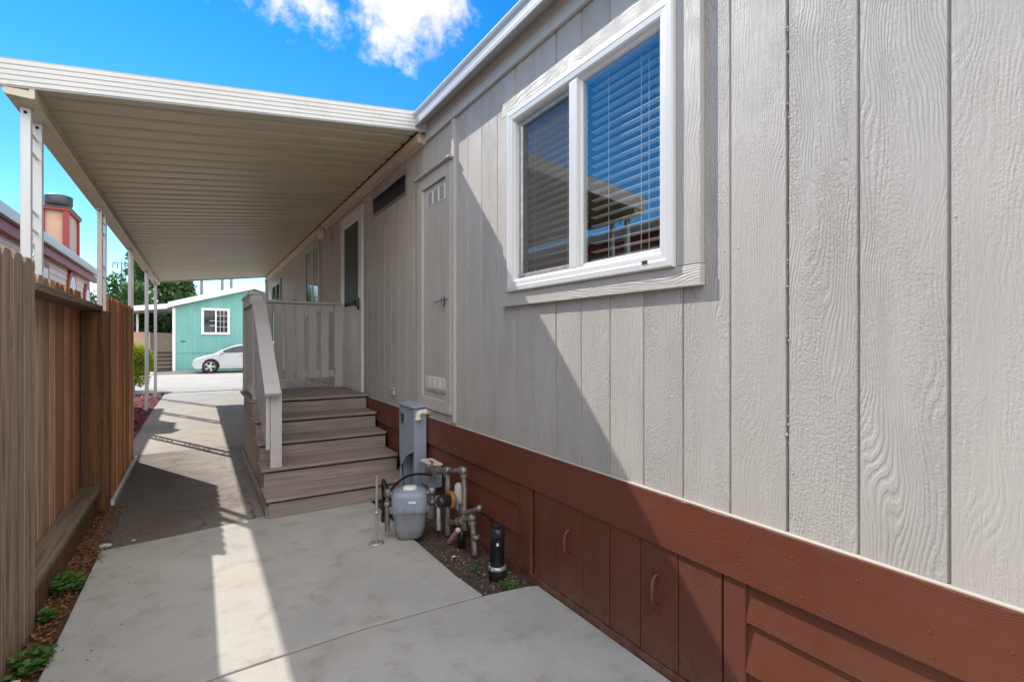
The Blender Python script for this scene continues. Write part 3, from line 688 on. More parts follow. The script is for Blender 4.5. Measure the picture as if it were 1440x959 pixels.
# ------------------------------------------------------------------ utilities at the wall
pe = thing('utility_pedestal', (1.53, 3.98, GZ), 'upright blue-grey electric service pedestal against the wall beside the steps', 'utility box')
m = MB(); m.box(1.470, 1.575, 3.80, 4.15, -.90, -.548); m.box(1.475,1.575,3.80,3.83,GZ-.02,-.90); m.box(1.50,1.575,4.12,4.15,GZ-.02,-.90); m.box(1.56,1.575,3.83,4.12,GZ-.02,-.90)
m.poly([(1.470,3.83,-.90),(1.470,4.15,-.90),(1.470,4.15,-1.10),(1.470,3.98,-.90-.06)], (.004,0,0)); m.poly([(1.470,4.15,-.95),(1.470,4.15,GZ),(1.470,4.02,GZ),(1.470,4.10,-1.1)], (.004,0,0))
m.build('pedestal_body', M['blueg'], pe, bevel=.006)
m = MB(); m.poly([(1.455,3.785,-.545),(1.455,4.165,-.545),(1.59,4.165,-.535),(1.59,3.785,-.535)], (0,0,.018)); m.build('pedestal_lid', M['blueg'], pe, bevel=.004)
m = MB(); m.ringx(4.00, 4.115, -.70, -.60, [(0,1.470),(0,1.462),(.014,1.462),(.014,1.4695)]); w_ = m.build('meter_window', M['meter'], pe)
m = MB(); m.box(1.466,1.4695,4.012,4.103,-.688,-.612); m.build('dark_pane', M['carglass'], w_)
m = MB(); m.box(1.466,1.4695,3.92,3.935,-.69,-.68); m.lathe((1.52,3.798,-.70),[(.006,.003),(.005,-.003)],8,'y'); m.build('screw', M['steel'], pe)
m = MB(); m.box(1.57,1.598,4.20,4.26,-1.08,-.80); m.build('conduit_box', M['pvc'], pe, bevel=.003)
m = MB(); m.box(1.560,1.569,4.205,4.255,-1.06,-1.0); m.build('warning_tag', M['orange'], pe)

# gas meter
gm = thing('gas_meter', (1.27, 3.42, GZ), 'rounded grey gas meter with a bolted blue-grey lid beside the slab corner', 'gas meter')
mc = Vector((1.238, 3.28, 0)); rot = Matrix.Translation(mc) @ Matrix.Rotation(R(-24), 4, 'Z')
def rr(w, d, r, z, n=6):
    """rounded rectangle ring"""
    pts = []
    for cx, cy, a0 in ((w-r, d-r, 0), (-w+r, d-r, 90), (-w+r, -d+r, 180), (w-r, -d+r, 270)):
        for i in range(n): a = R(a0+90*i/(n-1)); pts.append(rot @ Vector((cx+r*math.cos(a), cy+r*math.sin(a), z)))
    return pts
def loftr(rings):
    m = MB(); n_ = len(rings[0]); vs = [p for r_ in rings for p in r_]
    m.add(vs, [(i*n_+j, i*n_+(j+1)%n_, (i+1)*n_+(j+1)%n_, (i+1)*n_+j) for i in range(len(rings)-1) for j in range(n_)], True)
    m.add(rings[0], [tuple(range(n_))[::-1]]); m.add(rings[-1], [tuple(range(n_))]); return m
m = loftr([rr(.070,.055,.035,-1.345), rr(.085,.066,.045,-1.335), rr(.103,.078,.05,-1.27), rr(.112,.086,.05,-1.18), rr(.116,.090,.05,-1.155)]); m.build('meter_body', M['meter'], gm)
m = loftr([rr(.127,.100,.05,-1.157), rr(.127,.100,.05,-1.139)]); fl = m.build('flange', M['meter'], gm)
m = loftr([rr(.121,.094,.05,-1.139), rr(.119,.092,.05,-1.06), rr(.112,.085,.05,-1.035), rr(.095,.07,.045,-1.022), rr(.045,.03,.028,-1.018)]); lid = m.build('meter_lid', M['meterlid'], gm)
m = MB()
for a, b in ((-.09,-.098),(-.03,-.099),(.03,-.099),(.09,-.098),(.126,-.05),(.126,.04),(-.126,-.05),(-.126,.04)):
    p = rot @ Vector((a, b, 0)); m = MB(); m.lathe((p.x, p.y, -1.166), [(.007,0),(.008,.012),(.008,.030),(.006,.042)], 8); m.build('bolt', M['meter'], gm)
m = loftr([rr(.05,.035,.03,-1.02), rr(.048,.033,.03,-1.004), rr(.038,.024,.022,-.998)]); m.build('meter_index', M['vinyl'], gm)
p = rot; m = MB(); m.box(-.004, .044, -.0965, -.0935, -1.092, -1.078, rot); m.build('sticker', M['sticker'], gm)
m = MB()
for s in (-1, 1):
    a = rot @ Vector((s*.118, .0, -1.05)); b = rot @ Vector((s*.150, .0, -1.045)); c = rot @ Vector((s*.152, 0, -1.10)); e = rot @ Vector((s*.152, 0, -1.30 if s < 0 else -1.14))
    m.tube([a, b, c, e], .017, 10); m.lathe((b.x, b.y, -1.062), [(.026,0),(.028,.02),(.024,.045),(.01,.05)], 8)
    m.lathe((c.x, c.y, -1.13), [(.024,0),(.024,.03)], 8)
m.build('meter_union', M['pipe'], gm)

# pipework: risers, regulator, valve
gp = thing('gas_pipework', (1.48, 3.3, GZ), 'tarnished iron gas pipes with elbows, valve and orange-rimmed regulator between meter and red skirt', 'pipes')
XP = 1.475
def P_(u, v, X=XP): return at(u, v, X)
def run(m, pts, r=.013, fit=True):
    pts = [Vector(p) for p in pts]; q = [pts[0]]
    for i in range(1, len(pts)-1):
        a, b, c = pts[i-1], pts[i], pts[i+1]; ra = min(.03, (b-a).length*.4); rc = min(.03, (c-b).length*.4)
        q += [b+(a-b).normalized()*ra, b+(a-b).normalized()*ra*.3+(c-b).normalized()*rc*.3, b+(c-b).normalized()*rc]
        if fit:
            for e, rr_ in ((a, ra), (c, rc)):
                dd = (e-b).normalized(); m.tube([b+dd*rr_*.75, b+dd*(rr_*.75+.018)], r*1.5, 10)
            m.lathe(b, [(.001,-r*1.45),(r*1.1,-r*1.0),(r*1.5,0),(r*1.1,r*1.0),(.001,r*1.45)], 10)
    q.append(pts[-1]); m.tube(q, r, 10)
m = MB()
run(m, [P_(630,752), P_(630,662), P_(600,664)], .020)
run(m, [P_(602,664), P_(652,662), P_(654,745)], .018)
m.build('riser_pipe', M['pipe'], gp)
m = MB(); run(m, [P_(632,735), P_(648,733), P_(664,728), P_(668,780)], .019); a = P_(669,756); m.lathe(a, [(.026,-.012),(.030,0),(.026,.016)], 10); m.build('service_pipe', M['pipe'], gp)
m = MB(); run(m, [P_(646,722), P_(660,720,1.47), P_(674,715,1.46)], .016, False); q = P_(674,715,1.46); m.lathe(q, [(.02,-.012),(.021,.0),(.02,.010)], 10, 'y'); m.build('capped_stub', M['pipe'], gp)
m = MB(); run(m, [P_(617,745,1.42), P_(616,702,1.42), P_(603,703,1.38), P_(600,700,1.36)], .019); m.build('meter_pipe', M['steel'], gp)
rg = P_(634, 703, 1.45); m = MB(); m.lathe(rg, [(.045,-.014),(.058,-.010),(.061,0),(.058,.010),(.045,.014)], 26, 'x'); reg = m.build('regulator', M['rust'], gp)
m = MB(); m.lathe(rg, [(.020,-.10),(.036,-.092),(.040,-.075),(.040,-.015)], 18, 'x'); m.build('regulator_case', M['black'], reg)
m = MB(); q = rg+Vector((.058,-.004,.02)); m.lathe(q, [(.015,-.10),(.030,-.085),(.036,-.02),(.036,.05),(.030,.075),(.012,.088)], 16, sx=.8); m.build('relief_vent', M['pvc'], reg)
m = MB(); m.lathe(rg, [(.050,.015),(.056,.020),(.040,.030)], 20, 'x'); m.build('regulator_cover', M['meter'], reg)
m = MB(); q = P_(607,661); m.box(q.x-.02, q.x+.05, q.y-.10, q.y+.015, q.z-.012, q.z+.022); m.lathe(q+Vector((0,0,.02)), [(.014,0),(.014,.02),(.007,.022),(.007,.045)], 8); m.box(q.x-.006, q.x+.006, q.y-.035, q.y+.035, q.z+.058, q.z+.066); m.tube([q+Vector((0,.03,0)), q+Vector((0,.09,0))], .018, 8); m.build('shut_off_valve', M['pipe'], gp, bevel=.003)
m = MB(); q = P_(632,733); m.tube([q+Vector((0,.012,0)), q+Vector((0,-.05,0))], .018, 8); m.build('union_nut', M['brass'], gp)
m = MB(); m.lathe(P_(649,760)-Vector((0,0,.02)), [(.026,-.03),(.026,.08),(.018,.09),(.018,.26)], 12); m.build('valve_body', M['black'], gp)
# grey junction box behind pipes
jb = thing('junction_box', (1.56, 3.62, -1.1), 'small blue-grey box behind the gas pipes with a weathered white top', 'utility box')
m = MB(); m.box(1.50, 1.588, 3.52, 3.72, -1.12, -.955); m.build('box_body', M['blueg'], jb, bevel=.006)
m = MB(); m.box(1.492, 1.59, 3.51, 3.73, -.953, -.938); m.build('box_lid', M['pvc'], jb, bevel=.003)
m = MB(); m.tube([(1.54,3.62,-1.12),(1.54,3.62,-1.38)], .03, 12); m.build('conduit', M['meter'], jb)
# black hose: arch over the meter and coil beside it
hs = MB()
def smooth(pts, k_=3):
    pts = [Vector(p) for p in pts]
    for _ in range(k_):
        q = [pts[0]]
        for a, b in zip(pts[:-1], pts[1:]): q += [a*.75+b*.25, a*.25+b*.75]
        q.append(pts[-1]); pts = q
    return pts
hs.tube(smooth([at(606,668,1.47), at(585,666,1.43), at(566,672,1.38), at(548,690,1.30), at(541,710,1.26), at(540,735,1.26), (1.27,3.78,-1.33)], 2), .009, 8)
for k_ in range(3):
    pts = []
    for i in range(28): a = i/27*math.pi*2; pts.append((1.18+.012*k_+.010*math.cos(a*2), 3.66+.028*k_+.055*math.cos(a), -1.20+.145*math.sin(a)))
    hs.tube(pts, .011, 8)
tag(hs.build('black_cable', M['rubber'], base=(1.25,3.7,GZ)), 'thick black cable coiled beside the gas meter and arching up behind it', 'cable')
m = MB(); m.lathe((1.008, 3.29, GZ), [(.052,.0),(.052,.006),(.02,.009)], 14, sx=1, sy=.8); st = thing('steel_stake', (1.008,3.29,GZ), 'thin galvanised steel pole standing on a round foot on the slab', 'pole')
m.build('foot_plate', M['steel'], st)
m = MB(); m.tube([(1.008,3.29,GZ+.008),(1.012,3.292,-.90)], .0095, 10); m.lathe((1.0105,3.291,-1.155), [(.016,0),(.016,.02)], 8); m.build('pole_tube', M['steel'], st)
m = MB(); m.box(.985,1.036,3.283,3.299,-1.150,-1.140); m.build('clamp', M['steel'], st, bevel=.002)
bp = thing('drain_cleanout', (1.46, 2.47, GZ), 'capped black drain pipe in a grey rubber sleeve standing in the soil', 'pipe')
m = MB(); m.lathe((1.462,2.475,0), [(.042,-1.30),(.042,-1.125),(.046,-1.12),(.046,-1.085),(.038,-1.075),(.022,-1.073)], 20); m.build('pipe_body', M['black'], bp)
m = MB(); m.lathe((1.462,2.475,0), [(.022,-1.076),(.022,-1.060),(.016,-1.055)], 6, smooth=False); m.build('cap_nut', M['black'], bp)
m = MB(); m.lathe((1.462,2.475,0), [(.049,-1.40),(.050,-1.31),(.046,-1.295)], 20); m.build('rubber_sleeve', M['rubber'], bp)
m = MB(); m.lathe((1.462,2.475,0), [(.0505,-1.312),(.052,-1.307),(.052,-1.297),(.047,-1.290)], 20); m.lathe((1.415,2.455,-1.302),[(.008,-.01),(.008,.012)],8,'y'); m.build('hose_clamp', M['steel'], bp)
q = Vector((1.462,2.475,0)); dr = Vector((-.5,-.86,0)).normalized()
m = MB(); a = q+dr*.0428; s_ = Vector((-dr.y, dr.x, 0)); m.poly([a+s_*.008+Vector((0,0,-1.166)), a-s_*.004+Vector((0,0,-1.166)), a-s_*.004+Vector((0,0,-1.150)), a+s_*.008+Vector((0,0,-1.150))], dr*.001); m.build('sticker', M['sticker'], bp)
a, b = at(629,757,1.50), at(664,743,1.42)
m = MB(); m.tube([Vector((1.43,3.05,-1.345)), Vector((1.40,2.86,-1.20))], .016, 12)
tag(m.build('pipe_offcut', M['pinkpipe'], base=(1.43,3.05,GZ)), 'short pinkish pipe sticking at a slant out of the soil by the gas pipes', 'pipe')

# ------------------------------------------------------------------ small plants, litter, rock
def leafblade(m, c, d, up, L, w, n=5):
    d = d.normalized(); s_ = d.cross(up).normalized(); nn = s_.cross(d)
    pts = [c, c+d*L*.35+s_*w*.5, c+d*L*.75+s_*w*.42, c+d*L-nn*L*.12, c+d*L*.75-s_*w*.42, c+d*L*.35-s_*w*.5]
    m.add(pts, [tuple(range(6))])
def weed(loc, r, h, cnt, label, lw=.022):
    t = thing('weed', loc, label, 'weed', 'green weeds in the soil'); m = MB(); s = MB(); L = Vector(loc)
    for i in range(cnt):
        a = random.uniform(0, 6.283); q = math.sqrt(random.random())*r; tip = L+Vector((q*math.cos(a)*.9, q*math.sin(a)*1.3, h*(.25+.75*random.random())*(1-.45*q/r)))
        s.tube([L+Vector((0,0,-.01)), L*.5+tip*.5+Vector((0,0,.008)), tip], .0012, 4)
        for k_ in range(3):
            b = a+k_*2.1+random.uniform(-.5,.5); d = Vector((math.cos(b), math.sin(b), random.uniform(-.1,.5)))
            leafblade(m, tip, d, Vector((random.uniform(-.3,.3), random.uniform(-.3,.3), 1)), lw*random.uniform(.8,1.4), lw*random.uniform(.8,1.1))
    m.build('leaves', M['weed'], t); s.build('stems', M['weed'], t)
weed((-.615,3.62,GZ-.01), .09, .09, 60, 'bushy bright green weed at the foot of the recessed fence section', .026)
weed((-.585,2.84,GZ-.01), .075, .075, 34, 'loose green weed by the fence foot nearest the bottom left corner', .026)
weed((-.64,3.27,GZ-.01), .045, .05, 22, 'small low green weed tucked at the end of the grey weathered fence', .02)
weed((1.46,2.335,GZ-.012), .055, .03, 30, 'flat green weed in the soil between slab and black capped pipe', .012)
weed((1.40,2.62,GZ-.012), .035, .02, 14, 'tiny green weed at the slab edge near the black capped pipe', .010)
def chips(name, regions, cnt, size, mat, label, flat=.5, thick=0):
    m = MB()
    for i in range(cnt):
        x0, x1, y0, y1, dz = random.choice(regions); x = random.uniform(x0, x1); y = random.uniform(y0, y1); L = size*random.uniform(.5,1.5); w = L*random.uniform(.25,.7)
        a = random.uniform(0,6.28); d = Vector((math.cos(a), math.sin(a), random.uniform(-flat,flat))).normalized()
        leafblade(m, Vector((x, y, GZ+dz+random.uniform(0,.012))), d, Vector((random.uniform(-flat,flat), random.uniform(-flat,flat), 1)), L, w)
    o = m.build(name, mat, base=(0,0,GZ)); return tag(o, label, 'litter', None, 'stuff')
chips('leaf_litter', [(-.69,-.55,1.8,4.2,-.012), (-.66,-.50,3.9,5.2,-.004), (-.68,-.56,2.6,5.2,-.008)], 2600, .016, M['litter'], 'dry orange and brown leaf litter in the soil strip along the fence')
chips('fallen_bits', [(-.53,-.3,2.0,4.1,.006), (-.55,-.1,4.25,5.4,-.004), (-.5,.4,4.3,7,-.006)], 90, .012, M['litter'], 'scattered dry leaf bits on the concrete near the fence')
chips('soil_chips', [(1.27,1.57,2.3,3.9,-.012), (1.30,1.57,2.35,3.0,-.012), (-.62,-.3,4.2,4.6,-.008)], 700, .010, M['bits'], 'pale chips and crumbs on the bare soil by the pipes')
chips('mulch_chips', [(-1.9,-.79,7.1,15.7,.008)], 5000, .045, M['mulchbits'], 'red bark mulch chips in the bed behind the fence')
def stone(loc, r, label, cat='stone'):
    bm = bmesh.new(); bmesh.ops.create_icosphere(bm, subdivisions=3, radius=r)
    for v_ in bm.verts: v_.co = Vector((v_.co.x*1.5, v_.co.y, v_.co.z*.6)) * (1+random.uniform(-.08,.08))
    me = bpy.data.meshes.new('stone'); bm.to_mesh(me); bm.free(); me.materials.append(M['rockm']); o = bpy.data.objects.new('stone', me); C.objects.link(o); o.location = loc
    tag(o, label, cat)
stone((-.515,4.20,GZ+.002), .024, 'pale lump of stone at the far left corner of the slab')
stone((-.37,4.24,GZ-.004), .010, 'small pale pebble just right of the stone at the slab corner')
stone((-.62,2.72,GZ-.005), .016, 'pale stone in the litter at the bottom left corner')
stone((1.37,2.86,GZ-.012), .010, 'small pale stone on the soil near the slanting pinkish pipe')

# ------------------------------------------------------------------ peach house beyond the fence
ph = thing('peach_house', (-4.5, 8, GZ), 'peach house with brick-red trim and white gutter behind the left fence', 'house')
PXW, PE = -2.08, 14.8
m = MB(); zl = [1.45-.105*i for i in range(28)]; laps(m, PXW-.012, 1, -2, PE, zl, .012); m.box(PXW-.2, PXW-.022, -2, PE, GZ, 1.47); m.box(-7, PXW-.21, PE-.2, PE, GZ, 1.47); m.box(-7,PXW-.21,-2,-1.8,GZ,1.47); m.build('wall', M['pinksiding'], ph)
m = MB(); m.box(-2.05, -1.985, -2.2, PE+.15, 1.335, 1.475); m.box(-2.08, -2.051, -2.2, PE+.15, 1.45, 1.475); m.build('red_fascia', M['pinkred'], ph, bevel=.004)
m = MB(); pf = [(-1.984,1.48),(-1.915,1.48),(-1.905,1.53),(-1.895,1.58),(-1.895,1.60),(-1.915,1.60),(-1.984,1.60)]; m.poly([(x,-2.25,z) for x, z in pf], (0,PE+2.45,0)); m.build('gutter', M['gutter'], ph)
m = MB(); m.poly([(-1.99,-2.2,1.60),(-4.6,-2.2,2.02),(-7.2,-2.2,1.60),(-7.2,-2.2,1.52),(-1.99,-2.2,1.52)], (0,PE+2.4,0)); m.build('roof', M['roofm'], ph)
def pwin(y0, y1, z0, z1, arch):
    def outline(e):
        if not arch: return [(y0-e,z0-e),(y1+e,z0-e),(y1+e,z1+e),(y0-e,z1+e)]
        c = (y0+y1)/2; r = (y1-y0)/2+e
        return [(c-r,z0-e),(c+r,z0-e)] + [(c+r*math.cos(math.pi*i/12), z1-(y1-y0)/2+r*1.25*math.sin(math.pi*i/12)) for i in range(13)]
    m = MB(); m.poly([(PXW+.002,y,z) for y,z in outline(.10)], (.03,0,0)); f = m.build('window', M['pinkred'], ph)
    m = MB(); m.poly([(PXW+.033,y,z) for y,z in outline(0)], (.006,0,0)); m.build('pane', M['farwhite'], f)
pwin(9.95,10.8,.2,1.16,False); pwin(12.45,13.0,.2,1.18,True); pwin(14.05,14.5,.1,1.08,True)
ch = MB(); ch.box(-2.47,-2.14,12.72,13.70,1.5,2.50); chm = ch.build('chimney', M['peach'], ph)
m = MB()
for x0,x1,y0,y1 in ((-2.135,-2.05,12.68,12.78),(-2.5,-2.46,12.68,12.72),(-2.16,-2.11,12.69,12.72)): m.box(x0,x1,y0,y1,1.5,2.50)
m.box(-2.135,-2.05,12.781,13.66,1.5,1.56)
m = MB(); m.box(-2.19,-2.10,12.66,12.76,1.5,2.50); m.box(-2.50,-2.45,12.67,12.74,1.5,2.50); m.box(-2.17,-2.10,13.66,13.74,1.5,2.5); m.box(-2.53,-2.08,12.64,13.77,2.50,2.545); m.build('chimney_trim', M['pinkred'], chm)
m = MB(); m.box(-2.54,-2.07,12.63,13.78,2.546,2.575); m.lathe((-2.33,13.15,2.58), [(.13,0),(.13,.07),(.20,.09),(.215,.12),(.215,.27),(.19,.29)], 24); m.build('chimney_cap', M['capm'], chm)

# ------------------------------------------------------------------ teal house across the road
GB = GZ-.10
th_ = thing('teal_house', (1.5, 29.2, GB), 'teal single-storey house with a white sloping roof edge and white framed window', 'house')
HY = 29.0; xl_ = -.98
m = MB(); m.poly([(xl_,HY,GB),(2.45,HY,GB),(2.45,HY,2.70),(xl_,HY,1.62)], (0,.2,0)); m.box(xl_,xl_+.2,HY+.2,HY+12,GB,1.6); m.build('wall', M['teal'], th_)
m = MB(); m.poly([(2.45,HY+.25,GB),(6.4,HY+.25,GB),(6.4,HY+.25,1.5),(2.45,HY+.25,2.66)], (0,.2,0)); m.build('wall', M['teal'], th_)
m = MB(); m.box(xl_+.1,2.44,HY-.015,HY-.002,-.60,-.57); m.build('wall_strip', M['tealdark'], th_)
m = MB(); m.poly([(xl_-.22,HY-.35,1.60),(2.47,HY-.35,2.68),(6.5,HY-.35,1.5),(6.5,HY-.35,1.76),(2.47,HY-.35,2.96),(xl_-.22,HY-.35,1.84)], (0,12.5,0)); m.build('roof', M['farwhite'], th_)
m = MB(); m.box(xl_-.05,xl_+.07,HY-.03,HY-.002,GB,1.60); m.build('corner_board', M['farwhite'], th_)
m = MB(); m.ringy(.15,1.38,.32,1.63,[(0,HY-.001),(0,HY-.06),(.11,HY-.06),(.11,HY-.002)]); m.box(.74,.80,HY-.06,HY-.003,.42,1.53); f = m.build('window', M['farwhite'], th_)
m = MB(); m.box(.25,1.28,HY-.012,HY-.003,.42,1.53); m.build('pane', M['carglass'], f)
m = MB()
for x in (.96,1.12): m.box(x-.007,x+.007,HY-.03,HY-.013,.42,1.53)
for z in (.70,.98,1.26): m.box(.80,1.27,HY-.03,HY-.013,z-.007,z+.007); 
m.box(.50,.73,HY-.025,HY-.013,.75,.77); m.box(.50,.73,HY-.025,HY-.013,1.0,1.02); m.build('muntin', M['farwhite'], f)
m = MB(); m.box(-.7,-.5,HY-.02,HY-.002,-.04,-.0); m.build('wall_outlet', M['dark'], th_)
# its carport, steps and boards
tc = thing('side_carport', (-2.2, 30, GB), 'small white flat carport roof on slim posts left of the teal house', 'carport')
m = MB(); m.poly([(-3.02,28.9,1.35),(-1.22,28.9,1.55),(-1.22,28.9,1.78),(-3.02,28.9,1.58)], (0,.06,0)); m.poly([(-3.02,28.96,1.50),(-1.22,28.96,1.70),(-1.22,28.96,1.74),(-3.02,28.96,1.54)], (0,8,0)); m.build('roof', M['farwhite'], tc)
for x, y in ((-2.86,29.0),(-2.80,31.2),(-2.74,33.4),(-2.70,35.6)):
    m = MB(); m.box(x-.05,x+.05,y-.05,y+.05,GB,1.45); m.build('post', M['farwhite'], tc)
sp = thing('brown_steps', (-1.55, 30.4, GB), 'dark brown entry steps beside the corner of the teal house', 'steps')
for i in range(5):
    m = MB(); m.box(-2.05,-1.02,29.6+.3*i,29.9+.3*i,GB,GB+.19*(i+1)-.03); m.build('riser', M['brown'], sp)
    m = MB(); m.box(-2.08,-1.02,29.57+.3*i,29.9+.3*i,GB+.19*(i+1)-.029,GB+.19*(i+1)+.01); m.build('tread', M['tan'], sp)
m = MB(); x = -2.05
while x < -1.05: m.box(x,x+.13,31.2,31.23,GB,.42+random.uniform(-.02,.02)); x += .14
tag(m.build('board_screen', M['tan'], base=(-1.5,31.2,GB)), 'tan upright board screen above the brown steps', 'screen')
m = MB(); x = -3.9
while x < -2.1: m.box(x,x+.13,30.9,30.93,GB,.45); x += .135
tag(m.build('peach_fence', M['peach'], base=(-3,30.9,GB)), 'peach-coloured board fence behind the slim carport posts', 'fence')
# pale building behind with poles
cb = thing('cream_building', (1, 46, GB), 'pale cream building showing over the roof of the teal house', 'building')
m = MB(); m.box(-2.2,14,46,54,GB,3.35); m.build('wall', M['cream'], cb); m = MB(); m.box(-2.5,14.3,45.7,54.3,3.36,3.8); m.build('roof', M['farwhite'], cb)
for x in (.25, 1.6, 2.2):
    m = MB(); m.tube([(x,44.2,GB),(x,44.2,5.2)], .10, 8)
    tag(m.build('pole', M['pylon'], base=(x,44.2,GB)), 'dark upright pole rising behind the white roof edge of the teal house', 'pole', 'poles behind the teal house')

# ------------------------------------------------------------------ silver car
car = thing('silver_car', (2.0, 26.9, GB), 'silver compact sedan parked side-on in front of the teal house', 'car')
CX, CY = -.20, 26.05
def arc(cx, cz, r, a0, a1, n_=12): return [(cx+r*math.cos(R(a0+(a1-a0)*i/n_)), cz+r*math.sin(R(a0+(a1-a0)*i/n_))) for i in range(n_+1)]
w1, w2, wr = .66, 3.25, .30
low = [(.03,.22),(-.02,.34),(0,.50),(.05,.60),(.16,.68),(.42,.77),(.80,.87),(1.5,.93),(2.6,.96),(3.5,1.0),(4.1,1.0),(4.32,.93),(4.38,.70),(4.36,.40),(4.28,.24)]
low += [(w2+.36,.22)] + arc(w2,.31,.355,-14,194)[::1] + [(w1+.36,.22)] + arc(w1,.31,.355,-14,194)
body = MB()
W2 = 1.72
def sect(prof, insets):
    rings = []
    cx = 2.1; cz = .6
    for yy, s_ in insets: rings.append([(CX+cx+(x-cx)*s_[0], CY+yy, GB+cz+(z-cz)*s_[1] if z > .6 else GB+z) for x, z in prof])
    return rings
rings = sect(low, [(0.05,(.985,.93)),(0,(.995,.985)),(.10,(1,1)),(W2-.10,(1,1)),(W2,(.995,.985)),(W2-.05,(.985,.93))])
rings = sect(low, [(0,(.97,.90)),(.06,(.99,.97)),(.16,(1,1)),(W2-.16,(1,1)),(W2-.06,(.99,.97)),(W2,(.97,.90))])
n_ = len(low); body.add([p for r_ in rings for p in r_], [(i*n_+j, i*n_+(j+1)%n_, (i+1)*n_+(j+1)%n_, (i+1)*n_+j) for i in range(len(rings)-1) for j in range(n_)])
body.add(rings[0], [tuple(range(n_))]); body.add(rings[-1], [tuple(range(n_))[::-1]])
cb_ = body.build('car_body', M['carpaint'], car, bevel=.03)
for p_ in cb_.data.polygons: p_.use_smooth = len(p_.vertices) == 4
cab = [(.78,.86),(1.10,1.03),(1.50,1.20),(1.85,1.285),(2.35,1.32),(2.9,1.28),(3.4,1.15),(3.85,.98)]
cabm = MB(); a = []; b = []
rr_ = []
for yy, zz in ((.05,0),(.28,1),(W2-.28,1),(W2-.05,0)):
    rr_.append([(CX+x, CY+(.05+.26*min(1,max(0,(z-.9)/.38)) if yy < 1 else W2-.05-.26*min(1,max(0,(z-.9)/.38))), GB+z) for x, z in cab])
n2 = len(cab)
cabm.add(rr_[0]+rr_[3], [(i, i+1, n2+i+1, n2+i) for i in range(n2-1)], True); cabm.add(rr_[0], [tuple(range(n2))]); cabm.add(rr_[3], [tuple(range(n2))[::-1]])
cabm.build('cabin', M['carpaint'], cb_)
def sidept(x, z, o=.012): return (CX+x, CY+.05+.26*min(1,max(0,(z-.9)/.38))-o, GB+z)
for pg in ([(1.00,.925),(1.22,1.035),(1.55,1.17),(1.86,1.235),(2.02,1.245),(2.02,.945)], [(2.09,.945),(2.09,1.248),(2.45,1.25),(2.9,1.215),(3.02,1.10),(2.95,.97)], [(3.05,.98),(3.10,1.10),(3.0,1.19),(3.30,1.10),(3.48,1.0)]):
    m = MB(); m.add([sidept(x,z) for x,z in pg], [tuple(range(len(pg)))]); m.build('side_window', M['carglass'], cb_)
m = MB(); m.add([(CX+.83,CY+.12,GB+.90),(CX+1.50,CY+.30,GB+1.212),(CX+1.50,CY+W2-.30,GB+1.212),(CX+.83,CY+W2-.12,GB+.90)], [(0,1,2,3)]); m.build('windscreen', M['carglass'], cb_)
for wx in (w1, w2):
    for wy in (CY+.02, CY+W2-.22):
        m = MB(); m.lathe((CX+wx, wy, GB+.30), [(.20,0),(.27,-.005),(.30,.02),(.30,.18),(.27,.20)], 28, 'y'); wh = m.build('wheel', M['rubber'], car)
        m = MB(); yr = wy-.008 if wy < CY+1 else wy+.205
        m.lathe((CX+wx, yr, GB+.30), [(.205,0),(.215,.006),(.215,.012),(.19,.012)], 24, 'y'); m.f = m.f[:-2]; m.sm = m.sm[:-2]
        for i in range(5):
            an = i*2*math.pi/5+.3; Mx = Matrix.Translation((CX+wx, yr, GB+.30)) @ Matrix.Rotation(an, 4, 'Y'); m.box(-.035,.035,-.006,.006,.02,.205, Mx)
        m.lathe((CX+wx, yr, GB+.30), [(.05,-.012),(.055,.006)], 14, 'y'); m.build('rim', M['alloy'], wh)
        m = MB(); m.lathe((CX+wx, wy+.10, GB+.31), [(.35,-.08),(.35,.12)], 24, 'y'); m.build('wheel_well', M['dark'], car)
m = MB(); m.add([(CX+.02,CY-.0+.045,GB+.62),(CX+.34,CY-.002,GB+.70),(CX+.33,CY+.0,GB+.64),(CX+.06,CY+.03,GB+.57)], [(0,1,2,3)]); m.build('headlight', M['lens'], cb_)
m = MB(); m.lathe((CX+1.12,CY-.07,GB+.93), [(.01,-.09),(.07,-.06),(.075,.05),(.02,.08)], 12, 'y'); m.build('side_mirror', M['carpaint'], cb_)
m = MB(); m.box(CX+1.0,CX+2.95,CY-.006,CY-.002,GB+.305,GB+.318); m.box(CX+2.05,CX+2.058,CY-.004,CY+.0,GB+.32,GB+.86); m.box(CX+1.02,CX+1.026,CY-.004,CY+.0,GB+.32,GB+.84); m.box(CX+1.78,CX+1.96,CY-.012,CY-.002,GB+.755,GB+.775); m.build('door_seam', M['meter'], cb_)

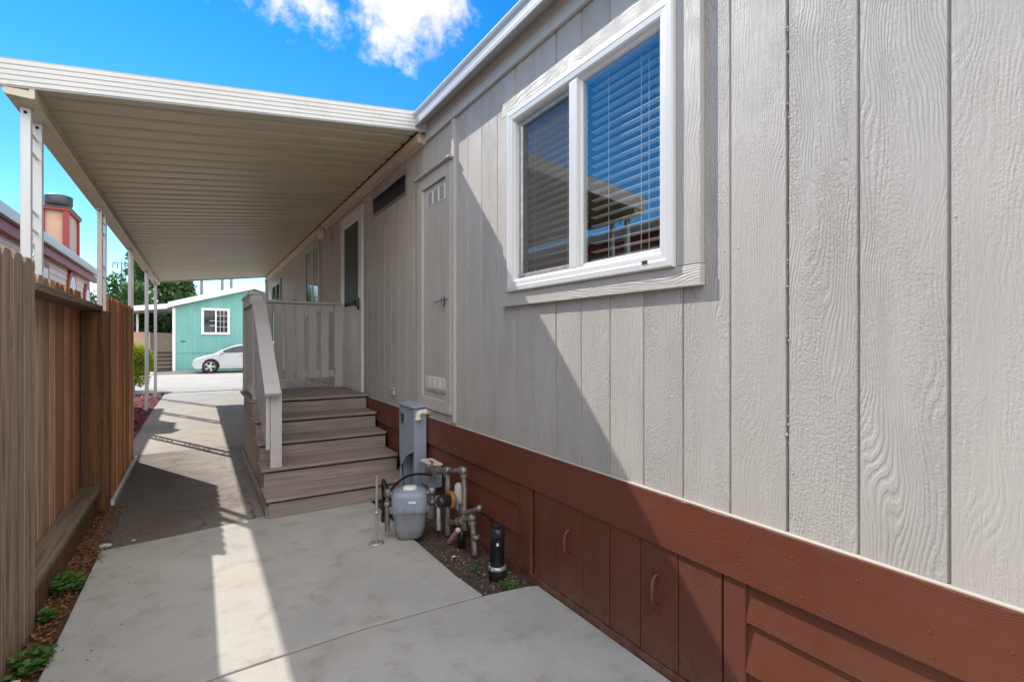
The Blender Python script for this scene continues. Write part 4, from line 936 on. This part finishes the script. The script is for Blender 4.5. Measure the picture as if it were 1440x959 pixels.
# ------------------------------------------------------------------ greenery
def blob_tree(name, loc, H, Rr, cone, cnt, ls, mat, label, trunk_h, group=None, cat='tree'):
    t = thing(name, loc, label, cat, group); L = Vector(loc); m = MB()
    clumps = []
    for i in range(46 if cone else 44):
        if cone:
            q = random.random()**.8; rad = Rr*(1-q)**.8+.12*Rr; a = random.uniform(0,6.28); clumps.append((Vector((math.cos(a)*rad*.7, math.sin(a)*rad*.7, trunk_h+q*(H-trunk_h))), Rr*random.uniform(.22,.42)))
        else:
            a = random.uniform(0,6.28); b = random.uniform(-.6,1); rad = Rr*math.sqrt(1-b*b*.9)*(random.uniform(.45,.72) if cat == 'shrub' else random.uniform(.4,.85))
            clumps.append((Vector((math.cos(a)*rad, math.sin(a)*rad, trunk_h+(H-trunk_h)*(.5+.42*b))), Rr*(random.uniform(.28,.42) if cat == 'shrub' else random.uniform(.22,.40))))
    for i in range(cnt):
        c, r_ = random.choice(clumps)
        d = Vector((random.gauss(0,1), random.gauss(0,1), random.gauss(0,1))).normalized(); p = L+c+d*r_*random.uniform(.55,1.05)
        dd = (d+Vector((random.uniform(-.6,.6), random.uniform(-.6,.6), random.uniform(-.2,.9) if cone else random.uniform(-.5,.5)))).normalized()
        leafblade(m, p, dd, Vector((random.uniform(-1,1), random.uniform(-1,1), random.uniform(-.2,1))), ls*random.uniform(.7,1.4), ls*random.uniform(.3,.6))
    m.build('crown', mat, t)
    m = MB(); m.tube([L+Vector((0,0,-.1)), L+Vector((.04,.02,H*.4)), L+Vector((0,0,H*.85))], [Rr*.09+.03, Rr*.07+.02, .02], 8)
    for i in range(8):
        c, r_ = random.choice(clumps); m.tube([L+Vector((0,0,max(trunk_h*.8, c.z*.6))), L+c*.6+Vector((0,0,c.z*.35)), L+c], [.05*Rr+.01, .03*Rr+.008, .01], 6)
    m.build('trunk', M['bark'], t)
blob_tree('shrub', (-1.52,16.75,GZ-.05), 1.24, .60, False, 10000, .065, M['bush'], 'rounded yellow-green shrub at the end of the mulch bed', .05, None, 'shrub')
for i, (x, y, H, r_) in enumerate(((-2.95,39,8.3,1.15), (-2.0,41,6.6,1.5), (-.9,42,5.4,1.5), (-3.0,35.5,4.2,1.3))):
    blob_tree('conifer_tree', (x,y,GB), H, r_, True, 5200, .26, M['conifer'], ['tall dark conifer rising left of the others behind the side carport','dark conifer second from the left behind the side carport','lower dark conifer just left of the teal house roof edge','short bushy conifer nearest behind the slim carport posts'][i], .3, 'conifers behind the side carport')
blob_tree('leafy_tree', (-6.6,38,GB), 4.6, 2.0, False, 3800, .22, M['tree'], 'pale green leafy tree showing over the far red-brown fence', 1.2)
blob_tree('leafy_tree', (-5.6,50,GB), 6.8, .9, False, 900, .3, M['conifer'], 'thin sparse tree silhouetted against the sky by the pylon', 3.0)
blob_tree('shrub', (-3.4,27.5,GB), 2.0, .7, False, 1500, .10, M['tree'], 'mid green bush beside the slim posts of the side carport', .1, None, 'shrub')
# pylon
py = thing('power_pylon', (-16.0, 160, GB), 'distant steel power pylon with three cross arms against the sky', 'pylon')
m = MB()
for sx in (-1,1):
    for sy in (-1,1): m.tube([(-16.0+sx*1.2,160+sy*1.2,GB),(-16.0+sx*.3,160+sy*.3,20.2)], .09, 5)
for i in range(9):
    z = i*2.3; w = 1.2-.9*z/23; w2_ = 1.2-.9*(z+2.3)/23
    m.tube([(-16.0-w,158.9,z+GB),(-16.0+w2_,158.9,z+2.3+GB)], .06, 4); m.tube([(-16.0+w,158.9,z+GB),(-16.0-w2_,158.9,z+2.3+GB)], .06, 4)
m.build('mast', M['pylon'], py)
for z in (19.7, 17.0, 14.4):
    m = MB(); m.tube([(-16.0-2.2,160,z),(-16.0+2.2,160,z)], .13, 5); m.tube([(-16.0-2.2,160,z),(-16.0,160,z+.9),(-16.0+2.2,160,z)], .07, 5)
    for dx in (-2.1,-1.2,1.2,2.1): m.tube([(-16.0+dx,160,z),(-16.0+dx,160,z-1.3)], .14, 5)
    m.build('cross_arm', M['pylon'], py)

# ------------------------------------------------------------------ light, sky, camera
SUN = Vector((.449, -.95, -1.)).normalized()
el = math.asin(-SUN.z); az = math.atan2(-SUN.x, -SUN.y)       # clockwise from +y
w = bpy.data.worlds.new('World'); sc.world = w; w.use_nodes = True; t = w.node_tree
bg = t.nodes['Background']; sky = t.nodes.new('ShaderNodeTexSky'); sky.sky_type = 'NISHITA'; sky.sun_disc = False
sky.sun_elevation = el; sky.sun_rotation = az % (2*math.pi); sky.air_density = 1.0; sky.dust_density = 0; sky.ozone_density = 2.2; sky.altitude = 0
hsv = t.nodes.new('ShaderNodeHueSaturation'); hsv.inputs['Hue'].default_value = .501; hsv.inputs['Saturation'].default_value = 1.42; hsv.inputs['Value'].default_value = .68
t.links.new(sky.outputs[0], hsv.inputs['Color'])
tc_ = t.nodes.new('ShaderNodeTexCoord'); D = tc_.outputs['Generated']
def wm(op, a, b=0., c=0.):
    o = t.nodes.new('ShaderNodeMath'); o.operation = op
    for i, q in enumerate((a, b, c)):
        if hasattr(q, 'is_output'): t.links.new(q, o.inputs[i])
        else: o.inputs[i].default_value = q
    return o.outputs[0]
def wdist(c, sx, rt):
    a = t.nodes.new('ShaderNodeVectorMath'); a.operation = 'SUBTRACT'; t.links.new(D, a.inputs[0]); a.inputs[1].default_value = c
    b = t.nodes.new('ShaderNodeVectorMath'); b.operation = 'MULTIPLY'; t.links.new(a.outputs[0], b.inputs[0]); b.inputs[1].default_value = sx
    l = t.nodes.new('ShaderNodeVectorMath'); l.operation = 'LENGTH'; t.links.new(b.outputs[0], l.inputs[0]); return l.outputs['Value']
def dirv(u, v): return Vector((373.8+.8455*(u-720), 591.9-.534*(u-720), 480-v)).normalized()
def wnoise(s, det, rg=.6, off=(0,0,0)):
    mp = t.nodes.new('ShaderNodeVectorMath'); mp.operation = 'ADD'; t.links.new(D, mp.inputs[0]); mp.inputs[1].default_value = off
    o = t.nodes.new('ShaderNodeTexNoise'); t.links.new(mp.outputs[0], o.inputs['Vector']); o.inputs['Scale'].default_value = s; o.inputs['Detail'].default_value = det; o.inputs['Roughness'].default_value = rg; return o.outputs['Fac']
n1 = wnoise(9., 8, .6); n2_ = wnoise(34., 9, .68, (3,1,2))
blobs = [(522,-10,.060), (566,0,.078), (610,-8,.070), (640,2,.032), (548,44,.042), (566,66,.030), (600,44,.030), (385,-6,.062), (425,-10,.066), (408,24,.046), (455,-18,.040), (350,-6,.036)]
best = None
for u, v, r_ in blobs:
    q = wm('SUBTRACT', r_, wdist(tuple(dirv(u, v)), (1,1,1), 0)); q = wm('DIVIDE', q, .045)
    best = q if best is None else wm('MAXIMUM', best, q)
den = wm('ADD', best, wm('MULTIPLY', wm('SUBTRACT', n1, .5), 4.2)); den = wm('ADD', den, wm('MULTIPLY', wm('SUBTRACT', n2_, .5), 2.2))
# bright cloud bank added as fill light over the unseen sky (behind and above)
sx_ = t.nodes.new('ShaderNodeSeparateXYZ'); t.links.new(D, sx_.inputs[0])
back = wm('SUBTRACT', wm('MULTIPLY', sx_.outputs[2], .9), wm('MULTIPLY', sx_.outputs[1], 1.5))
back = wm('MULTIPLY', wm('SUBTRACT', back, .72), 7.)
back = wm('MINIMUM', back, 3.2)
best = wm('MAXIMUM', best, back); den = wm('ADD', best, wm('MULTIPLY', wm('SUBTRACT', n1, .5), 4.2)); den = wm('ADD', den, wm('MULTIPLY', wm('SUBTRACT', n2_, .5), 2.2))
mr = t.nodes.new('ShaderNodeMapRange'); mr.interpolation_type = 'SMOOTHSTEP'; t.links.new(den, mr.inputs[0]); mr.inputs[1].default_value = -.05; mr.inputs[2].default_value = 1.35
mr2 = t.nodes.new('ShaderNodeMapRange'); t.links.new(wnoise(14., 5, .6, (5,5,1)), mr2.inputs[0]); mr2.inputs[1].default_value = .35; mr2.inputs[2].default_value = .65; mr2.inputs[3].default_value = .70; mr2.inputs[4].default_value = 1.
cc = t.nodes.new('ShaderNodeVectorMath'); cc.operation = 'SCALE'; cc.inputs[0].default_value = (9.35,9.4,9.55)
thick = t.nodes.new('ShaderNodeMapRange'); t.links.new(sx_.outputs[1], thick.inputs[0]); thick.inputs[1].default_value = 0.; thick.inputs[2].default_value = .4; thick.inputs[3].default_value = 1.; thick.inputs[4].default_value = .40  # added fill clouds stay brighter than the visible ones
t.links.new(wm('MULTIPLY', mr2.outputs[0], thick.outputs[0]), cc.inputs['Scale'])
mx = t.nodes.new('ShaderNodeMix'); mx.data_type = 'RGBA'; t.links.new(mr.outputs[0], mx.inputs[0]); t.links.new(hsv.outputs[0], mx.inputs[6]); t.links.new(cc.outputs[0], mx.inputs[7])
t.links.new(mx.outputs[2], bg.inputs['Color']); bg.inputs['Strength'].default_value = .15
sl = bpy.data.lights.new('sun', 'SUN'); sl.energy = 2.5; sl.angle = R(.53); sl.color = (1., .955, .88)
so_ = bpy.data.objects.new('sun', sl); C.objects.link(so_); so_.rotation_euler = SUN.to_track_quat('-Z', 'Y').to_euler(); so_.location = (-5, 10, 12)
cam = bpy.data.cameras.new('camera'); co = bpy.data.objects.new('camera', cam); C.objects.link(co); sc.camera = co
co.location = (0,0,0); co.rotation_euler = (R(90), 0, -R(32.27)); cam.sensor_width = 36; cam.lens = 17.5; cam.clip_start = .05; cam.clip_end = 1500
sc.render.engine = 'CYCLES'; sc.view_settings.view_transform = 'Standard'; sc.view_settings.look = 'None'; sc.view_settings.exposure = 1.12; sc.view_settings.gamma = 1
sc.cycles.max_bounces = 10; sc.cycles.diffuse_bounces = 6; sc.cycles.transparent_max_bounces = 12
sc.render.resolution_x = 1024; sc.render.resolution_y = 681
for o in bpy.data.objects:
    if '_o' in o: del o['_o']
